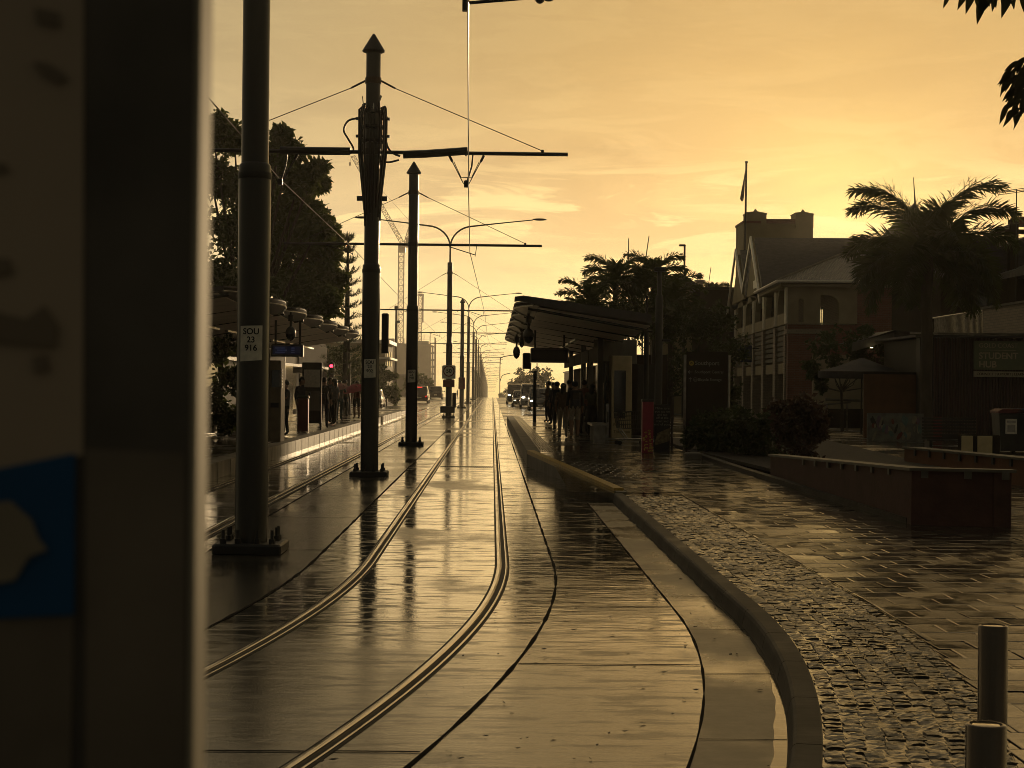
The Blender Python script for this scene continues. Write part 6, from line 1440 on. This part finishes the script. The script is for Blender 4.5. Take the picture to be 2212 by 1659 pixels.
def lattice(b, p, q, w, n, r):
    p, q = Vector(p), Vector(q); d = (q - p).normalized(); u = d.cross(Vector((0, 1, 0))).normalized(); v = d.cross(u)
    cs = [(u + v) * w / 2, (u - v) * w / 2, (-u - v) * w / 2, (-u + v) * w / 2]
    for cc in cs: b.tube([p + cc, q + cc], r, 4)
    for k in range(n):
        a_, c_ = p.lerp(q, k / n), p.lerp(q, (k + 1) / n)
        for i in range(4): j = (i + 1) % 4; b.tube([a_ + cs[i], c_ + cs[j]] if k % 2 else [a_ + cs[j], c_ + cs[i]], r * .7, 4); b.tube([c_ + cs[i], c_ + cs[j]], r * .6, 4)
Yc = 620; X = lambda px, py: (lambda q: (q.x, 0, q.z))(A(px, py, Yc)); base = A(865, 740, Yc)
t = thing('tower_crane', 'tall luffing tower crane with its jib leaning left, faded by haze', 'crane', (base.x, Yc, zp(Yc))); D = Vector((base.x, 0, zp(Yc))); XX = lambda px, py: tuple(Vector(X(px, py)) - D)
b = MB(); top = XX(867, 542); lattice(b, (top[0], 0, 0), top, 2.0, 26, .14); b.build('mast', m_crane, t)
b = MB(); lattice(b, XX(872, 530), XX(763, 338), 1.5, 26, .11); b.build('jib', m_crane, t)
b = MB(); lattice(b, XX(874, 533), XX(889, 482), 1.2, 6, .11); b.tube([XX(889, 482), XX(880, 484)], .06, 4); b.tube([XX(889, 482), XX(770, 350)], .05, 4); b.build('a_frame', m_crane, t)
b = MB(); c_ = XX(868, 538); b.bbox((c_[0], 0, c_[2]), (2.8, 2.4, 2.6), .2); c_ = XX(883, 524); b.bbox((c_[0], 0, c_[2]), (2.2, 2.2, 3.6), .2); b.build('cab', m_crane, t)
b = MB(); p_ = XX(757, 352); q_ = XX(751, 354); b.tube([XX(763, 338), XX(757, 337)], .15, 5); b.tube([XX(759, 338), XX(756, 350)], .04, 4); b.ell(XX(756, 354), (.45, .45, .8), 8, 6); b.build('hook_block', m_crane, t)
Yc = 760; q = A(908, 635, Yc); t = thing('hoist_mast', 'hazy construction hoist mast standing right of the third pole', 'crane', (q.x, Yc, zp(Yc))); h = q.z - zp(Yc)
b = MB(); lattice(b, (0, 0, 0), (0, 0, h), 1.6, 22, .14); b.build('mast', m_crane, t); b = MB(); b.bbox((-.6, 0, h - .4), (3.6, 1.5, 1.2), .2); b.b2((.9, 0, h - 13), (1.6, .7, h)); b.build('head', m_crane, t)
# low blocks that close both sides of the far street
for i, (x, Y, w, d, h_, lb) in enumerate([(-34, 300, 18, 30, 5, 'low hazy block left of the building site at the roadside'), (-30, 420, 22, 30, 6, 'low far block below the building site netting'), (28, 330, 24, 40, 5.5, 'low far block behind the car queue on the right'), (-48, 150, 22, 30, 5, 'low block behind the street trees on the far left')]):
    t = thing('low_building', lb, 'building', (x, Y, zp(Y))); b = MB(); b.b2((-w / 2, 0, 0), (w / 2, d, h_)); b.build('wall', m_brown, t); b = MB(); b.b2((-w / 2 - .3, -.3, h_), (w / 2 + .3, d, h_ + .3)); b.build('roof', m_slate, t)

# ================================================================== the blurred post right in front of the lens
Yp = 0.62; x1 = A(424, 830, Yp).x; x0 = A(-240, 830, Yp).x
t = thing('foreground_post', 'out-of-focus box post filling the left edge, with a bright metal rim and stickers', 'post', ((x0 + x1) / 2, Yp, 0)); ox = t.location.x
m_postd = mat('post_paint', (.085, .072, .058), .6, var=.35, vs=14); m_posth = mat('post_patch', (.14, .112, .082), .6, var=.3, vs=12)
b = MB(); b.b2((x0 - ox, 0, 0), (x1 - ox - .002, .032, 2.6)); b.build('box', m_postd, t)
# rounded polished rim on the right flank
b = MB(); pr = [(x1 - ox - .0025, .0006), (x1 - ox - .0006, .0012), (x1 - ox, .003), (x1 - ox + .0002, .026), (x1 - ox - .0024, .0315)]
b.prism([(x, y, 0) for x, y in pr], (0, 0, 2.6)); b.build('metal_rim', mat('rim_metal', (.32, .285, .22), .7, 0.0, var=.25, vs=9, stretch=(1, 1, .7), spec=.1), t)
Lq = lambda px, py: (A(px, py, Yp).x - ox, -.001, A(px, py, Yp).z)
def sheet(name, P, m, dy=0.0, parent=None): b = MB(); b.prism([(p[0], p[1] - dy, p[2]) for p in [Lq(*q) for q in P]], (0, .0008, 0)); return b.build(name, m, parent if parent is not None else t)
m_paper = mat('old_paper', (.34, .265, .19), .65, var=.12, vs=6)
ps_ = sheet('paper_notice', [(-230, -300), (182, -300), (180, 985), (0, 1015), (-230, 1040)], m_paper)
sheet('lower_patch', [(186, 970), (400, 980), (400, 1900), (186, 1900)], m_posth)
sheet('lower_notice', [(-230, 1340), (160, 1330), (150, 1900), (-230, 1900)], m_posth, .0004)
bl = sheet('blue_sticker', [(-230, 1060), (0, 1012), (166, 978), (164, 1326), (-230, 1345)], mat('sticker_blue', (.002, .06, .165), .5), .002)
sheet('sticker_figure', [(-230, 1110), (30, 1080), (75, 1120), (90, 1160), (110, 1185), (70, 1200), (40, 1250), (-230, 1300)], mat('sticker_brown', (.24, .20, .14), .6), .004, bl)
for i, P in enumerate([[(75, 135), (110, 140), (140, 160), (150, 175), (125, 182), (95, 160)], [(-60, 660), (60, 690), (100, 660), (130, 705), (125, 750), (60, 745), (-60, 730)], [(-60, 555), (25, 560), (30, 590), (-60, 600)], [(75, 770), (105, 765), (110, 800), (80, 805)], [(-60, 350), (18, 355), (20, 372), (-60, 375)], [(80, 20), (130, 30), (132, 60), (85, 50)]]):
    sheet('ink_blot', P, mat('faded_ink', (.17, .13, .09), .7), .002, ps_)

# ================================================================== air
def haze():
    b = MB(); b.b2((-435, -40, -22), (435, 1405, 78)); o = b.build('haze', None); o['kind'] = 'stuff'
    M = bpy.data.materials.new('haze_air'); M.use_nodes = True; nt = M.node_tree
    for n in list(nt.nodes): nt.nodes.remove(n)
    out = nt.nodes.new('ShaderNodeOutputMaterial'); v = nt.nodes.new('ShaderNodeVolumePrincipled'); v.inputs['Color'].default_value = (1, .93, .8, 1); v.inputs['Density'].default_value = .00030; v.inputs['Anisotropy'].default_value = .6
    nt.links.new(v.outputs[0], out.inputs['Volume']); o.data.materials.clear(); o.data.materials.append(M); o.visible_shadow = True
haze()
